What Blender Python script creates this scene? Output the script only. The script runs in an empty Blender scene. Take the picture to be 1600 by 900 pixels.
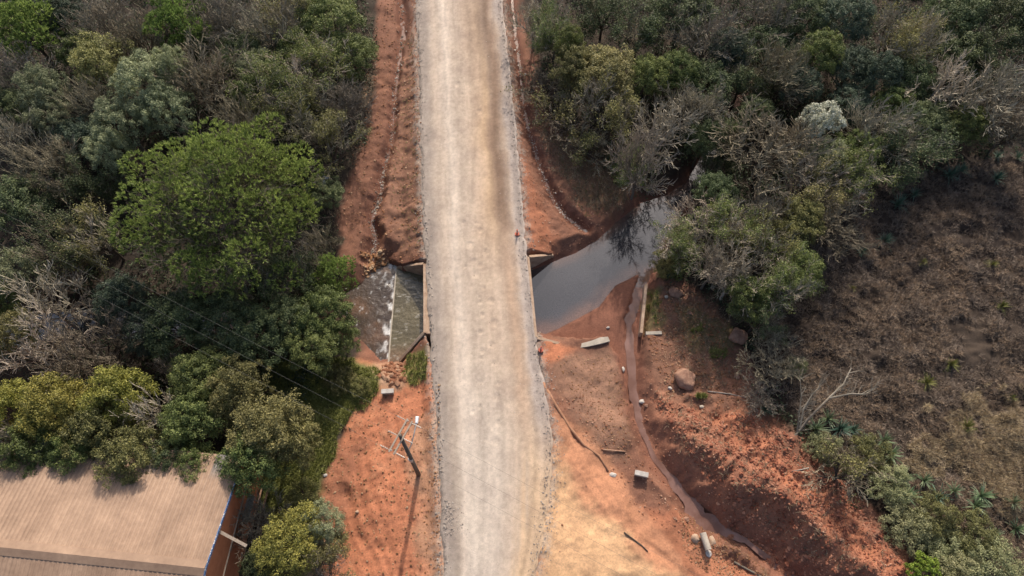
import bpy, math, random
import numpy as np
from mathutils import Vector

# ------------------------------------------------------------------ camera, sky, sun
scene = bpy.context.scene
COL = scene.collection
H = 60.0; TILT = math.radians(26); F = 1066.7
cam_d = bpy.data.cameras.new("camera"); cam = bpy.data.objects.new("camera", cam_d); COL.objects.link(cam)
cam.location = (0, 0, H); cam.rotation_euler = (TILT, 0, 0)
cam_d.lens = 24; cam_d.sensor_width = 36; cam_d.clip_end = 6000; cam_d.clip_start = 0.5
scene.camera = cam
SUN_EL = math.radians(35)
SHADOW = Vector((-0.12, -0.99, 0)).normalized()          # shadows fall towards the viewer and slightly left
world = bpy.data.worlds.new("World"); scene.world = world; world.use_nodes = True
wn = world.node_tree; wn.nodes.clear()
sky = wn.nodes.new("ShaderNodeTexSky"); sky.sky_type = 'NISHITA'; sky.sun_disc = False
sky.sun_elevation = SUN_EL; sky.sun_rotation = math.atan2(-SHADOW.x, -SHADOW.y)
sky.air_density = 1.0; sky.dust_density = 5; sky.ozone_density = 1.0
bg = wn.nodes.new("ShaderNodeBackground"); bg.inputs[1].default_value = 0.15
wo = wn.nodes.new("ShaderNodeOutputWorld")
wn.links.new(sky.outputs[0], bg.inputs[0]); wn.links.new(bg.outputs[0], wo.inputs[0])
sun_d = bpy.data.lights.new("sun", 'SUN'); sun_d.energy = 4.0; sun_d.angle = math.radians(0.9); sun_d.color = (1, .90, .78)
sun = bpy.data.objects.new("sun", sun_d); COL.objects.link(sun)
sd = Vector((SHADOW.x*math.cos(SUN_EL), SHADOW.y*math.cos(SUN_EL), -math.sin(SUN_EL)))
sun.rotation_euler = sd.to_track_quat('-Z', 'Y').to_euler()
vs = scene.view_settings; vs.view_transform = 'Standard'; vs.look = 'None'; vs.exposure = 0.06; vs.gamma = 1.0
vs.use_curve_mapping = False
scene.render.engine = 'CYCLES'
scene.cycles.max_bounces = 5; scene.cycles.diffuse_bounces = 3; scene.cycles.glossy_bounces = 3
scene.cycles.transmission_bounces = 3; scene.cycles.transparent_max_bounces = 4
scene.cycles.use_denoising = True

# ------------------------------------------------------------------ helpers
def P(px, py, z=0.0):
    xn = (px-800)/F; yn = (450-py)/F
    s = (H-z)/(math.cos(TILT)-yn*math.sin(TILT))
    return (xn*s, (yn*math.cos(TILT)+math.sin(TILT))*s)
def PW(pts, z=-1.0): return np.array([P(a, b, z) for a, b in pts])
def sst(a, b, x):
    t = np.clip((x-a)/(b-a), 0, 1); return t*t*(3-2*t)

_noise_cache = {}
def vnoise(x, y, seed):
    if seed not in _noise_cache: _noise_cache[seed] = np.random.default_rng(seed).random((256, 256))
    g = _noise_cache[seed]
    xi = np.floor(x).astype(int); yi = np.floor(y).astype(int); fx = x-xi; fy = y-yi
    fx = fx*fx*(3-2*fx); fy = fy*fy*(3-2*fy)
    a = g[xi % 256, yi % 256]; b = g[(xi+1) % 256, yi % 256]; c = g[xi % 256, (yi+1) % 256]; d = g[(xi+1) % 256, (yi+1) % 256]
    return (a*(1-fx)+b*fx)*(1-fy)+(c*(1-fx)+d*fx)*fy
def fbm(x, y, scale, octv=4, seed=1, ax=1.0, ay=1.0):
    x = np.asarray(x, float)/scale*ax; y = np.asarray(y, float)/scale*ay
    r = 0; a = 1; t = 0
    for o in range(octv):
        r = r+a*vnoise(x*2**o+o*17.3, y*2**o+o*9.1, seed+o*7); t += a; a *= .5
    return r/t*2-1            # -1..1
def seg_dist(X, Y, a, b):
    dx, dy = b[0]-a[0], b[1]-a[1]; L = dx*dx+dy*dy+1e-9
    t = np.clip(((X-a[0])*dx+(Y-a[1])*dy)/L, 0, 1)
    return np.hypot(X-a[0]-t*dx, Y-a[1]-t*dy), t
def poly_sd(poly, X, Y):      # negative inside
    d = np.full(X.shape, 1e9); inside = np.zeros(X.shape, bool); n = len(poly)
    for i in range(n):
        a, b = poly[i], poly[(i+1) % n]
        d = np.minimum(d, seg_dist(X, Y, a, b)[0])
        c = ((a[1] > Y) != (b[1] > Y)) & (X < (b[0]-a[0])*(Y-a[1])/(b[1]-a[1]+1e-12)+a[0])
        inside ^= c
    return np.where(inside, -d, d)
def line_dist(pts, vals, X, Y):
    d = np.full(X.shape, 1e9); v = np.zeros(X.shape)
    for i in range(len(pts)-1):
        dd, t = seg_dist(X, Y, pts[i], pts[i+1])
        m = dd < d
        d = np.where(m, dd, d); v = np.where(m, vals[i]+(vals[i+1]-vals[i])*t, v)
    return d, v

def mesh_np(name, V, faces, mat=None, parent=None, smooth=False, col=None, loc=None, link=True):
    """faces: list of (m,k) int arrays"""
    me = bpy.data.meshes.new(name)
    if not isinstance(faces, (list, tuple)): faces = [faces]
    elif len(faces) and not isinstance(faces[0], np.ndarray): faces = [np.array(faces)]
    faces = [np.asarray(f, dtype=np.int32) for f in faces if len(f)]
    V = np.asarray(V, dtype=np.float32)
    me.vertices.add(len(V)); me.vertices.foreach_set("co", V.ravel())
    nl = sum(f.size for f in faces); npoly = sum(len(f) for f in faces)
    me.loops.add(nl); me.loops.foreach_set("vertex_index", np.concatenate([f.ravel() for f in faces]))
    starts = []; k = 0
    for f in faces:
        starts.append(np.arange(len(f))*f.shape[1]+k); k += f.size
    me.polygons.add(npoly); me.polygons.foreach_set("loop_start", np.concatenate(starts).astype(np.int32))
    me.polygons.foreach_set("loop_total", np.concatenate([np.full(len(f), f.shape[1]) for f in faces]).astype(np.int32))
    me.polygons.foreach_set("use_smooth", np.full(npoly, smooth))
    me.update(calc_edges=True); me.validate()
    if col is not None:
        at = me.color_attributes.new("Col", 'FLOAT_COLOR', 'POINT')
        c = np.ones((len(V), 4), np.float32); c[:, :3] = col; at.data.foreach_set("color", c.ravel())
    if mat: me.materials.append(mat)
    o = bpy.data.objects.new(name, me)
    if link: COL.objects.link(o)
    if parent: o.parent = parent
    if loc is not None: o.location = loc
    return o
def tag(o, label=None, cat=None, group=None, kind=None):
    if label: o["label"] = label
    if cat: o["category"] = cat
    if group: o["group"] = group
    if kind: o["kind"] = kind
    return o
def empty(name, loc, rz=0.0):
    o = bpy.data.objects.new(name, None); COL.objects.link(o); o.location = loc; o.rotation_euler = (0, 0, rz)
    o.empty_display_size = .3
    return o

class MB:
    """collects solid shapes into one mesh"""
    def __init__(s): s.v = []; s.f3 = []; s.f4 = []; s.n = 0
    def add(s, V, f3=None, f4=None):
        s.v.append(np.asarray(V, float))
        if f3 is not None: s.f3.append(np.asarray(f3)+s.n)
        if f4 is not None: s.f4.append(np.asarray(f4)+s.n)
        s.n += len(V)
    def hexa(s, b, t):      # 4 bottom points, 4 top points (ccw)
        s.add(list(b)+list(t), f4=[[3, 2, 1, 0], [4, 5, 6, 7], [0, 1, 5, 4], [1, 2, 6, 5], [2, 3, 7, 6], [3, 0, 4, 7]])
    def box(s, c, size, rz=0.0, bev=0.0):
        hx, hy, hz = size[0]/2, size[1]/2, size[2]/2; ca, sa = math.cos(rz), math.sin(rz)
        q = []
        for (sx, sy) in ((-1, -1), (1, -1), (1, 1), (-1, 1)):
            x, y = sx*hx, sy*hy; q.append((c[0]+x*ca-y*sa, c[1]+x*sa+y*ca))
        s.hexa([(x, y, c[2]-hz) for x, y in q], [(x, y, c[2]+hz) for x, y in q])
    def bar(s, a, b, w, h):
        a = Vector(a); b = Vector(b); d = (b-a).normalized()
        u = d.cross(Vector((0, 0, 1)))
        if u.length < 1e-3: u = Vector((1, 0, 0))
        u.normalize(); v = u.cross(d).normalized()
        c = [(-1, -1), (1, -1), (1, 1), (-1, 1)]
        s.hexa([a+u*w/2*i+v*h/2*j for i, j in c], [b+u*w/2*i+v*h/2*j for i, j in c])
    def tube(s, pts, rad, k=8, cap=True):
        pts = [Vector(p) for p in pts]; n = len(pts); V = []
        if not hasattr(rad, '__len__'): rad = [rad]*n
        for i, p in enumerate(pts):
            d = (pts[min(i+1, n-1)]-pts[max(i-1, 0)]).normalized()
            u = d.cross(Vector((0.13, 0.07, 1)))
            if u.length < 1e-3: u = d.cross(Vector((1, 0, 0)))
            u.normalize(); v = d.cross(u)
            for j in range(k):
                a = 2*math.pi*j/k; V.append(p+(u*math.cos(a)+v*math.sin(a))*rad[i])
        f = [[i*k+j, i*k+(j+1) % k, (i+1)*k+(j+1) % k, (i+1)*k+j] for i in range(n-1) for j in range(k)]
        f3 = []
        if cap:
            V.append(pts[0]); V.append(pts[-1]); c0, c1 = n*k, n*k+1
            f3 = [[c0, (j+1) % k, j] for j in range(k)]+[[c1, (n-1)*k+j, (n-1)*k+(j+1) % k] for j in range(k)]
        s.add(V, f3=f3 if f3 else None, f4=f)
    def build(s, name, mat, parent=None, smooth=False, bevel=0):
        fs = []
        if s.f3: fs.append(np.concatenate(s.f3))
        if s.f4: fs.append(np.concatenate(s.f4))
        o = mesh_np(name, np.concatenate(s.v), fs, mat, parent, smooth)
        if bevel:
            m = o.modifiers.new("bevel", 'BEVEL'); m.width = bevel; m.segments = 2; m.limit_method = 'ANGLE'
        return o

# ------------------------------------------------------------------ materials
def new_mat(name):
    m = bpy.data.materials.new(name); m.use_nodes = True
    nt = m.node_tree; b = nt.nodes["Principled BSDF"]; b.inputs["Roughness"].default_value = .85
    b.inputs["Specular IOR Level"].default_value = .3
    return m, nt, b
def noise_node(nt, scale, detail=4, rough=.6, src='Object', vec=None):
    n = nt.nodes.new("ShaderNodeTexNoise"); n.inputs["Scale"].default_value = scale
    n.inputs["Detail"].default_value = detail; n.inputs["Roughness"].default_value = rough
    if vec is None:
        tc = nt.nodes.new("ShaderNodeTexCoord"); vec = tc.outputs[src]
    nt.links.new(vec, n.inputs["Vector"]); return n
def ramp(nt, fac, stops):
    r = nt.nodes.new("ShaderNodeValToRGB"); e = r.color_ramp.elements
    while len(e) < len(stops): e.new(.5)
    for el, (p, c) in zip(e, stops): el.position = p; el.color = (*c, 1) if len(c) == 3 else c
    nt.links.new(fac, r.inputs[0]); return r
def mul_color(nt, a, b, fac=1.0, mode='MULTIPLY'):
    m = nt.nodes.new("ShaderNodeMix"); m.data_type = 'RGBA'; m.blend_type = mode; m.inputs[0].default_value = fac
    for s_, i in ((a, 6), (b, 7)):
        if isinstance(s_, tuple): m.inputs[i].default_value = (*s_, 1)
        else: nt.links.new(s_, m.inputs[i])
    return m.outputs[2]
def bump(nt, b, height, strength, dist):
    bp = nt.nodes.new("ShaderNodeBump"); bp.inputs["Strength"].default_value = strength; bp.inputs["Distance"].default_value = dist
    nt.links.new(height, bp.inputs["Height"]); nt.links.new(bp.outputs[0], b.inputs["Normal"]); return bp
def simple_mat(name, c1, c2, scale=3, rough=.85, bmp=.3, bdist=.02, spec=.3, metal=0.0):
    m, nt, b = new_mat(name)
    n = noise_node(nt, scale, 6, .65)
    r = ramp(nt, n.outputs[0], [(.3, c1), (.7, c2)])
    nt.links.new(r.outputs[0], b.inputs["Base Color"]); b.inputs["Roughness"].default_value = rough
    b.inputs["Specular IOR Level"].default_value = spec; b.inputs["Metallic"].default_value = metal
    if bmp:
        n2 = noise_node(nt, scale*6, 4, .7); bump(nt, b, n2.outputs[0], bmp, bdist)
    return m
def ground_mat(name, speck=.35):
    m, nt, b = new_mat(name)
    at = nt.nodes.new("ShaderNodeAttribute"); at.attribute_name = "Col"
    n1 = noise_node(nt, 5.5, 5, .75); r1 = ramp(nt, n1.outputs[0], [(.28, (.62, .62, .64)), (.5, (1, 1, 1)), (.74, (1.35, 1.33, 1.3))])
    n2 = noise_node(nt, .45, 5, .6); r2 = ramp(nt, n2.outputs[0], [(.3, (.8, .78, .78)), (.7, (1.15, 1.15, 1.12))])
    c = mul_color(nt, at.outputs[0], r1.outputs[0], speck*2)
    c = mul_color(nt, c, r2.outputs[0], .8)
    nt.links.new(c, b.inputs["Base Color"]); b.inputs["Roughness"].default_value = .92
    n3 = noise_node(nt, 9, 6, .8); bump(nt, b, n3.outputs[0], .8, .06)
    return m
def leaf_mat(name, dark, mid, light, trans=.25, rough=.6, spec=.35):
    m, nt, b = new_mat(name)
    g = nt.nodes.new("ShaderNodeNewGeometry")
    n = noise_node(nt, .55, 3, .6)
    oi = nt.nodes.new("ShaderNodeObjectInfo")
    ad = nt.nodes.new("ShaderNodeMath"); ad.operation = 'MULTIPLY_ADD'; ad.inputs[1].default_value = .5
    nt.links.new(g.outputs["Random Per Island"], ad.inputs[0])
    sb = nt.nodes.new("ShaderNodeMath"); sb.operation = 'MULTIPLY_ADD'; sb.inputs[1].default_value = .9; sb.inputs[2].default_value = -.2
    nt.links.new(n.outputs[0], sb.inputs[0]); nt.links.new(sb.outputs[0], ad.inputs[2])
    r = ramp(nt, ad.outputs[0], [(.12, dark), (.5, mid), (.92, light)])
    hs = nt.nodes.new("ShaderNodeHueSaturation")
    mr = nt.nodes.new("ShaderNodeMapRange"); mr.inputs[3].default_value = .75; mr.inputs[4].default_value = 1.25
    nt.links.new(oi.outputs["Random"], mr.inputs[0]); nt.links.new(mr.outputs[0], hs.inputs["Value"])
    mr2 = nt.nodes.new("ShaderNodeMapRange"); mr2.inputs[3].default_value = .485; mr2.inputs[4].default_value = .515
    w = nt.nodes.new("ShaderNodeMath"); w.operation = 'FRACT'; w7 = nt.nodes.new("ShaderNodeMath"); w7.operation = 'MULTIPLY'; w7.inputs[1].default_value = 7.3
    nt.links.new(oi.outputs["Random"], w7.inputs[0]); nt.links.new(w7.outputs[0], w.inputs[0]); nt.links.new(w.outputs[0], mr2.inputs[0])
    nt.links.new(mr2.outputs[0], hs.inputs["Hue"])
    nt.links.new(r.outputs[0], hs.inputs["Color"]); nt.links.new(hs.outputs[0], b.inputs["Base Color"])
    b.inputs["Roughness"].default_value = rough; b.inputs["Specular IOR Level"].default_value = spec
    if trans:
        out = nt.nodes["Material Output"]; t = nt.nodes.new("ShaderNodeBsdfTranslucent"); mx = nt.nodes.new("ShaderNodeMixShader")
        mx.inputs[0].default_value = trans
        nt.links.new(hs.outputs[0], t.inputs[0]); nt.links.new(b.outputs[0], mx.inputs[1]); nt.links.new(t.outputs[0], mx.inputs[2])
        nt.links.new(mx.outputs[0], out.inputs[0])
    return m
M = {}
M['ground'] = ground_mat('soil_and_litter', .42)
M['road'] = ground_mat('packed_gravel', .16)
M['concrete'] = simple_mat('weathered_concrete', (.34, .30, .25), (.52, .46, .38), 1.6, .9, .4, .02)
M['clay_concrete'] = simple_mat('mud_stained_concrete', (.30, .19, .13), (.50, .38, .28), 1.8, .9, .4, .02)
M['white_concrete'] = simple_mat('pale_concrete', (.36, .33, .30), (.60, .57, .53), 2.5, .85, .3, .01)
M['rock'] = simple_mat('brown_rock', (.22, .115, .08), (.44, .265, .185), 2.2, .9, .9, .06)
M['gravel'] = leaf_mat('gravel_stones', (.20, .17, .145), (.36, .31, .26), (.6, .55, .49), 0, .9, .2)
M['clods'] = leaf_mat('soil_clods', (.20, .085, .048), (.33, .16, .09), (.55, .38, .26), 0, .95, .1)
M['redclods'] = leaf_mat('red_soil_clods', (.15, .058, .034), (.26, .11, .062), (.42, .24, .15), 0, .95, .1)
M['bark'] = simple_mat('dark_bark', (.05, .038, .03), (.13, .10, .08), 5, .95, .5, .02)
M['bark_grey'] = simple_mat('grey_bark', (.10, .085, .07), (.22, .19, .155), 5, .95, .4, .02)
M['bark_pale'] = simple_mat('pale_dead_bark', (.25, .22, .19), (.45, .41, .36), 5, .95, .4, .02)
M['twig_grey'] = leaf_mat('grey_twigs', (.15, .135, .108), (.29, .26, .205), (.48, .43, .34), 0, .9, .1)
M['twig_brown'] = leaf_mat('brown_twigs', (.12, .105, .078), (.25, .215, .155), (.42, .37, .27), 0, .9, .1)
M['twig_pale'] = leaf_mat('pale_twigs', (.24, .205, .16), (.42, .365, .29), (.6, .53, .43), 0, .9, .1)
M['leaf_dark'] = leaf_mat('dark_leaves', (0.0374, 0.0539, 0.0286), (0.0937, 0.124, 0.0545), (0.204, 0.238, 0.0972))
M['leaf_mid'] = leaf_mat('mid_green_leaves', (0.0557, 0.0739, 0.0267), (0.143, 0.185, 0.058), (0.318, 0.347, 0.109))
M['leaf_olive'] = leaf_mat('olive_leaves', (0.0767, 0.0798, 0.0326), (0.191, 0.186, 0.07), (0.414, 0.378, 0.14))
M['leaf_yellow'] = leaf_mat('yellowish_leaves', (0.0852, 0.0924, 0.0238), (0.248, 0.238, 0.054), (0.54, 0.462, 0.119))
M['leaf_silver'] = leaf_mat('silver_leaves', (0.0994, 0.119, 0.0702), (0.241, 0.277, 0.157), (0.511, 0.541, 0.302))
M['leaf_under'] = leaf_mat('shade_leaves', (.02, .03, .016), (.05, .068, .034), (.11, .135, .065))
M['leaf_teal'] = leaf_mat('bluish_leaves', (0.0327, 0.0516, 0.0373), (0.0816, 0.114, 0.077), (0.179, 0.228, 0.137))
M['leaf_scrub'] = leaf_mat('pale_scrub_leaves', (.11, .115, .055), (.26, .265, .13), (.46, .45, .25))
M['leaf_white'] = leaf_mat('whitish_leaves', (.2, .22, .15), (.48, .5, .40), (.78, .78, .68))
M['needles'] = leaf_mat('pine_needles', (0.0562, 0.0813, 0.025), (0.175, 0.244, 0.0688), (0.45, 0.537, 0.163), .35)
M['lime'] = leaf_mat('lime_leaves', (.09, .14, .015), (.26, .34, .045), (.5, .56, .09), .3)
M['rosette'] = leaf_mat('sword_leaves', (.09, .15, .07), (.2, .28, .15), (.42, .5, .32), .2, .45)
M['rosette_blue'] = leaf_mat('bluish_sword_leaves', (.04, .085, .055), (.09, .16, .11), (.18, .26, .19), .2, .45)
M['grass'] = leaf_mat('grass_blades', (.09, .10, .026), (.24, .25, .07), (.42, .40, .15), .2)
M['straw'] = leaf_mat('straw_blades', (.12, .088, .058), (.33, .245, .165), (.62, .49, .33), .15)
M['marsh'] = leaf_mat('marsh_blades', (.06, .043, .034), (.21, .16, .125), (.50, .40, .31), .1)

# ------------------------------------------------------------------ layout of the land
road_L = PW([(645, -120), (650, 0), (654, 150), (658, 300), (665, 415), (671, 525), (680, 640), (686, 760), (692, 900), (700, 1100)], 0)
road_R = PW([(770, -120), (785, 0), (801, 150), (815, 300), (824, 400), (832, 470), (838, 525), (850, 600), (865, 690), (858, 780), (838, 900), (838, 1100)], 0)
def ext(line):
    a = line[0]+(line[0]-line[1])/np.linalg.norm(line[0]-line[1])*420
    b = line[-1]+(line[-1]-line[-2])/np.linalg.norm(line[-1]-line[-2])*420
    b = np.array([line[-1][0]+30, -420.]); return np.vstack([a, line, b])
road_L = ext(road_L); road_R = ext(road_R)
road_poly = np.vstack([road_L, road_R[::-1]])
def xl_at(y): return np.interp(y, road_L[::-1, 1], road_L[::-1, 0])
def xr_at(y): return np.interp(y, road_R[::-1, 1], road_R[::-1, 0])

WZ = -2.6
ctrl = [(-300, 0, -1), (0, 0, -1), (200, 100, -1), (400, 50, -1), (500, 100, -.8), (560, 60, -.6), (560, 150, -.8), (530, 250, -1), (525, 350, -1.2),
 (400, 300, -1.5), (200, 300, -1.5), (0, 300, -1.5), (500, 430, -1.5), (300, 430, -1.6), (100, 430, -1.6), (0, 600, -1.5), (200, 600, -1.5), (400, 600, -1.3),
 (500, 600, -1.2), (500, 700, -1.2), (430, 760, -1.5), (400, 900, -1.5), (100, 800, -1.5), (560, 640, -.8), (620, 650, -.5), (560, 750, -.5),
 (600, 800, -.4), (640, 880, -.3), (520, 860, -1), (530, 780, -1), (870, 200, -1.2), (900, 280, -1.2), (950, 320, -1.9), (900, 150, -1.2), (960, 260, -1.5), (1050, 150, -1.5),
 (1200, 100, -1.5), (1500, 50, -1), (1300, 200, -1.8), (1500, 250, -1), (1150, 350, -1.5), (1200, 450, -1.4), (1350, 400, -1), (1550, 400, -.8),
 (1300, 550, -1.1), (1550, 600, -.8), (1400, 650, -.8), (1550, 800, -.8), (1460, 860, -.8), (1050, 450, -1.5), (1035, 510, -1.5), (1070, 560, -1.3), (1130, 560, -1.2),
 (1100, 600, -1.0), (870, 560, -1.2), (940, 560, -1.7), (960, 620, -1.7), (900, 650, -1.1), (960, 720, -1.4), (1010, 790, -1.4), (885, 740, -.3), (950, 800, -.5), (1040, 850, -1.1),
 (1000, 890, -.4), (880, 860, -.1), (1100, 900, -1.1), (1150, 880, -1.7), (1050, 600, -1.2), (1065, 640, -.1), (1095, 672, .5), (1130, 705, 1.0), (1150, 728, 1.3), (1180, 755, 1.45), (1205, 780, 1.5), (1245, 820, 1.6), (1290, 860, 1.65), (1335, 900, 1.7), (1385, 960, 1.7),
 (1200, 640, -.6), (1280, 715, -.3), (1340, 790, -.3), (1410, 850, -.4), (1120, 640, -.2), (1150, 665, .5), (1190, 700, .9), (1240, 745, 1.1), (1290, 790, 1.1), (1340, 835, 1.0), (1390, 885, .9), (1900, 400, -1), (1900, 900, -1)]
cpts = np.array([(*P(a, b, z), z) for a, b, z in ctrl])
POOL_R = PW([(800, 426), (829, 422), (862, 410), (900, 395), (935, 374), (962, 348), (1000, 318), (1040, 305), (1072, 285), (1092, 250), (1115, 205), (1150, 150), (1180, 110), (1190, 116), (1160, 160), (1130, 220), (1108, 285), (1068, 330), (1040, 378), (1030, 425), (1000, 428), (962, 446), (936, 480), (900, 499), (872, 514), (852, 522), (838, 518), (800, 518)], WZ)
POOL_L = PW([(700, 434), (666, 434), (622, 416), (606, 412), (585, 425), (565, 445), (520, 470), (400, 478), (300, 490), (170, 480), (80, 490), (-60, 500), (-400, 500), (-400, 560), (-60, 550), (90, 530), (180, 528), (300, 525), (450, 520), (550, 520), (572, 535), (595, 562), (625, 560), (670, 529), (700, 529)], WZ-.3)
APRON = PW([(613, 412), (666, 432), (668, 529), (625, 560), (613, 566)], WZ)
CULV = np.array([(-8.75, 31.8), (-8.2, 24.7), (2.25, 24.2), (1.6, 32.6)])
ditch_L = ([P(a, b, z) for a, b, z in ((627, -60, -1.2), (627, 0, -1.3), (630, 55, -1.35), (622, 110, -1.3), (616, 170, -1.5), (612, 225, -1.8), (598, 275, -2.0), (594, 310, -2.2), (580, 345, -2.3), (588, 375, -2.6), (580, 410, -2.9))], [-1.2, -1.3, -1.35, -1.3, -1.5, -1.8, -2.0, -2.2, -2.3, -2.6, -3.0])
ditch_R = ([P(a, b, z) for a, b, z in ((797, -60, -.8), (800, 0, -.9), (806, 60, -1.0), (813, 110, -1.1), (818, 165, -1.3), (828, 215, -1.5), (845, 265, -1.9), (862, 310, -2.2), (885, 340, -2.4), (915, 362, -2.7))], [-.8, -.9, -1.0, -1.1, -1.3, -1.5, -1.9, -2.2, -2.4, -2.7])
chan_px = [(1010, 425, 26), (1000, 450, 22), (984, 500, 12), (985, 560, 12), (990, 610, 11), (1000, 665, 12), (1025, 720, 11), (1060, 765, 13), (1090, 810, 22), (1125, 828, 17), (1165, 845, 9), (1200, 872, 9), (1240, 905, 14), (1300, 960, 14)]
chan_z = [-2.62, -2.6, -2.5, -2.4, -2.3, -2.25, -2.2, -2.2, -2.2, -2.18, -2.15, -2.1, -2.1, -2.1]
chan = [P(a, b, z) for (a, b, w), z in zip(chan_px, chan_z)]
SANDBAR = PW([(962, 446), (1000, 428), (1030, 425), (1012, 500), (1000, 560), (985, 640), (965, 560), (940, 530), (900, 535), (850, 523), (872, 514), (900, 499), (936, 480)], -2.5)
FILLS = [PW([(666, 531), (627, 564), (622, 610), (690, 615)], -1), PW([(668, 412), (628, 411), (606, 396), (636, 376), (664, 380)], -1.2),
         PW([(820, 397), (863, 394), (852, 366), (818, 366)], -1.2), PW([(835, 524), (876, 542), (878, 600), (845, 600)], -1)]
mound_crest = ([P(a, b, .9) for a, b in ((1110, 655), (1190, 715), (1270, 785), (1350, 845), (1420, 910), (1500, 980))])

MARSH = [(1225, 345), (1330, 300), (1600, 235), (1750, 225), (1750, 1000), (1440, 1000), (1400, 830), (1335, 735), (1255, 665), (1195, 600), (1195, 480), (1230, 430)]
MARSH_W = PW(MARSH)
TRK = [PW(p, -.6) for p in ([(596, 632), (612, 648), (622, 680), (628, 730), (640, 800), (655, 905)], [(563, 690), (575, 740), (592, 800), (612, 860), (628, 920)], [(590, 660), (604, 720), (618, 790), (634, 850), (645, 915)],
  [(538, 760), (548, 800), (560, 840), (590, 880), (600, 920)], [(556, 700), (560, 760), (574, 815), (604, 880), (612, 920)], [(655, 760), (664, 820), (668, 900)],
  [(868, 640), (885, 690), (915, 740), (960, 800), (985, 860)], [(890, 660), (915, 720), (950, 765), (990, 830)], [(990, 835), (1040, 870), (1100, 910)], [(1010, 850), (1060, 890), (1080, 915)], [(905, 760), (960, 830), (1000, 880)])]
def height(X, Y, detail=True):
    X = np.asarray(X, float); Y = np.asarray(Y, float)
    num = np.zeros(X.shape); den = np.zeros(X.shape)
    for cx, cy, cz in cpts:
        w = 1/(((X-cx)**2+(Y-cy)**2+.6)**1.7); num += w*cz; den += w
    far = np.maximum(np.abs(X)-75, np.maximum(Y-85, -Y-10)); far = sst(0, 120, far)
    z = num/den*(1-far)+far*-1.2
    z = z+fbm(X, Y, 6, 3, 11)*.18+far*fbm(X, Y, 300, 3, 5)*4
    dr = poly_sd(road_poly, X, Y)
    emb = -.03-np.maximum(0, dr-.35)*.62
    z = np.maximum(z, np.where(dr < 8, emb, -50))
    z = np.where(dr < 2.2, np.maximum(np.minimum(z, .02+dr*.03), emb), z)
    nz = fbm(X, Y, 1.1, 3, 31)*.25
    # drains and pools cut down into it
    d, v = line_dist(*ditch_L, X, Y); z = np.minimum(z, v+np.maximum(0, d-.2+nz)*1.3)
    d, v = line_dist(*ditch_R, X, Y); z = np.minimum(z, v+np.maximum(0, d-.2+nz)*1.1)
    d, v = line_dist(chan, chan_z, X, Y); z = np.minimum(z, v-.07+np.maximum(0, d-.35+nz*1.2)*.98)
    dp = poly_sd(POOL_R, X, Y); pr_ = np.where(dp > 0, WZ+np.maximum(0, dp+nz*.8)*.75, np.maximum(WZ-.9, WZ+dp*.45))
    z = np.minimum(z, pr_)
    dp = poly_sd(POOL_L, X, Y); z = np.minimum(z, np.where(dp > 0, WZ-.35+np.maximum(0, dp+nz)*.9, WZ-.7))
    ds = poly_sd(SANDBAR, X, Y); bar_z = WZ+.02+np.clip(-ds, 0, 2)*.07
    z = np.where(ds < 0, np.minimum(np.maximum(z, bar_z), bar_z+.1), z)
    d, v = line_dist(chan, chan_z, X, Y); z = np.where((ds < 0) & (d < .55), np.minimum(z, v-.05), z)
    z = np.where(poly_sd(APRON, X, Y) < 0, WZ-.45, z)
    for fp in FILLS:
        df = poly_sd(fp, X, Y); z = np.where(df < .12, np.maximum(z, emb-.08), z)
    z = np.where((dr < 0), np.minimum(z, -.12), z)
    z = np.where(poly_sd(CULV, X, Y) < 0, WZ-.6, z)
    for pts in TRK:
        m = (X > pts[:, 0].min()-1) & (X < pts[:, 0].max()+1) & (Y > pts[:, 1].min()-1) & (Y < pts[:, 1].max()+1)
        if m.any():
            cum = np.concatenate([[0], np.cumsum(np.hypot(*np.diff(pts, axis=0).T))]); d, v = line_dist(pts, cum, X[m], Y[m])
            w_ = 1-sst(.22, .34, d); zz = z[m]; z[m] = zz+w_*(-.045+.022*np.sin(v*2*np.pi/.5+d*3))+.03*np.exp(-((d-.42)/.1)**2)
    if detail:
        wet = np.clip((z-(WZ+.05))*1.5, .05, 1)
        mo = 1-sst(0, 2.5, poly_sd(PW([(1040, 620), (1120, 640), (1260, 700), (1440, 880), (1400, 960), (1250, 960), (1100, 780)], 0), X, Y))
        z = z+mo*wet*(fbm(X, Y, 1.9, 5, 141)*.85+fbm(X, Y, .5, 3, 145)*.16-np.abs(fbm(X*.77-Y*.64, X*.64+Y*.77, 1.0, 4, 143, 1.3, .4))*.6)
        sb = (1-sst(4.5, 7, dr))*(Y > 30); z = z+sb*wet*(dr > .4)*(fbm(X+fbm(X, Y, 2, 2, 151)*1.5, Y+fbm(X, Y, 1.5, 2, 152)*1.2, 1.2, 4, 147, .6, 1.3)*.2)
        mm = 1-sst(-1, 2, poly_sd(MARSH_W, X, Y)); z = z+mm*(fbm(X, Y, 1.5, 3, 149)*.65+.1)
        z = z+(fbm(X, Y, .9, 4, 41)*.13+fbm(X, Y, .35, 2, 43)*.05)*wet*(dr > 0)*(1-sst(40, 120, np.abs(X)))
    return z
def h1(x, y): return float(height(np.array([x]), np.array([y]))[0])
def G(px, py):
    z = -1.
    for _ in range(5):
        x, y = P(px, py, z); z = .5*z+.5*h1(x, y)
    x, y = P(px, py, z); return x, y, h1(x, y)

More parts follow.
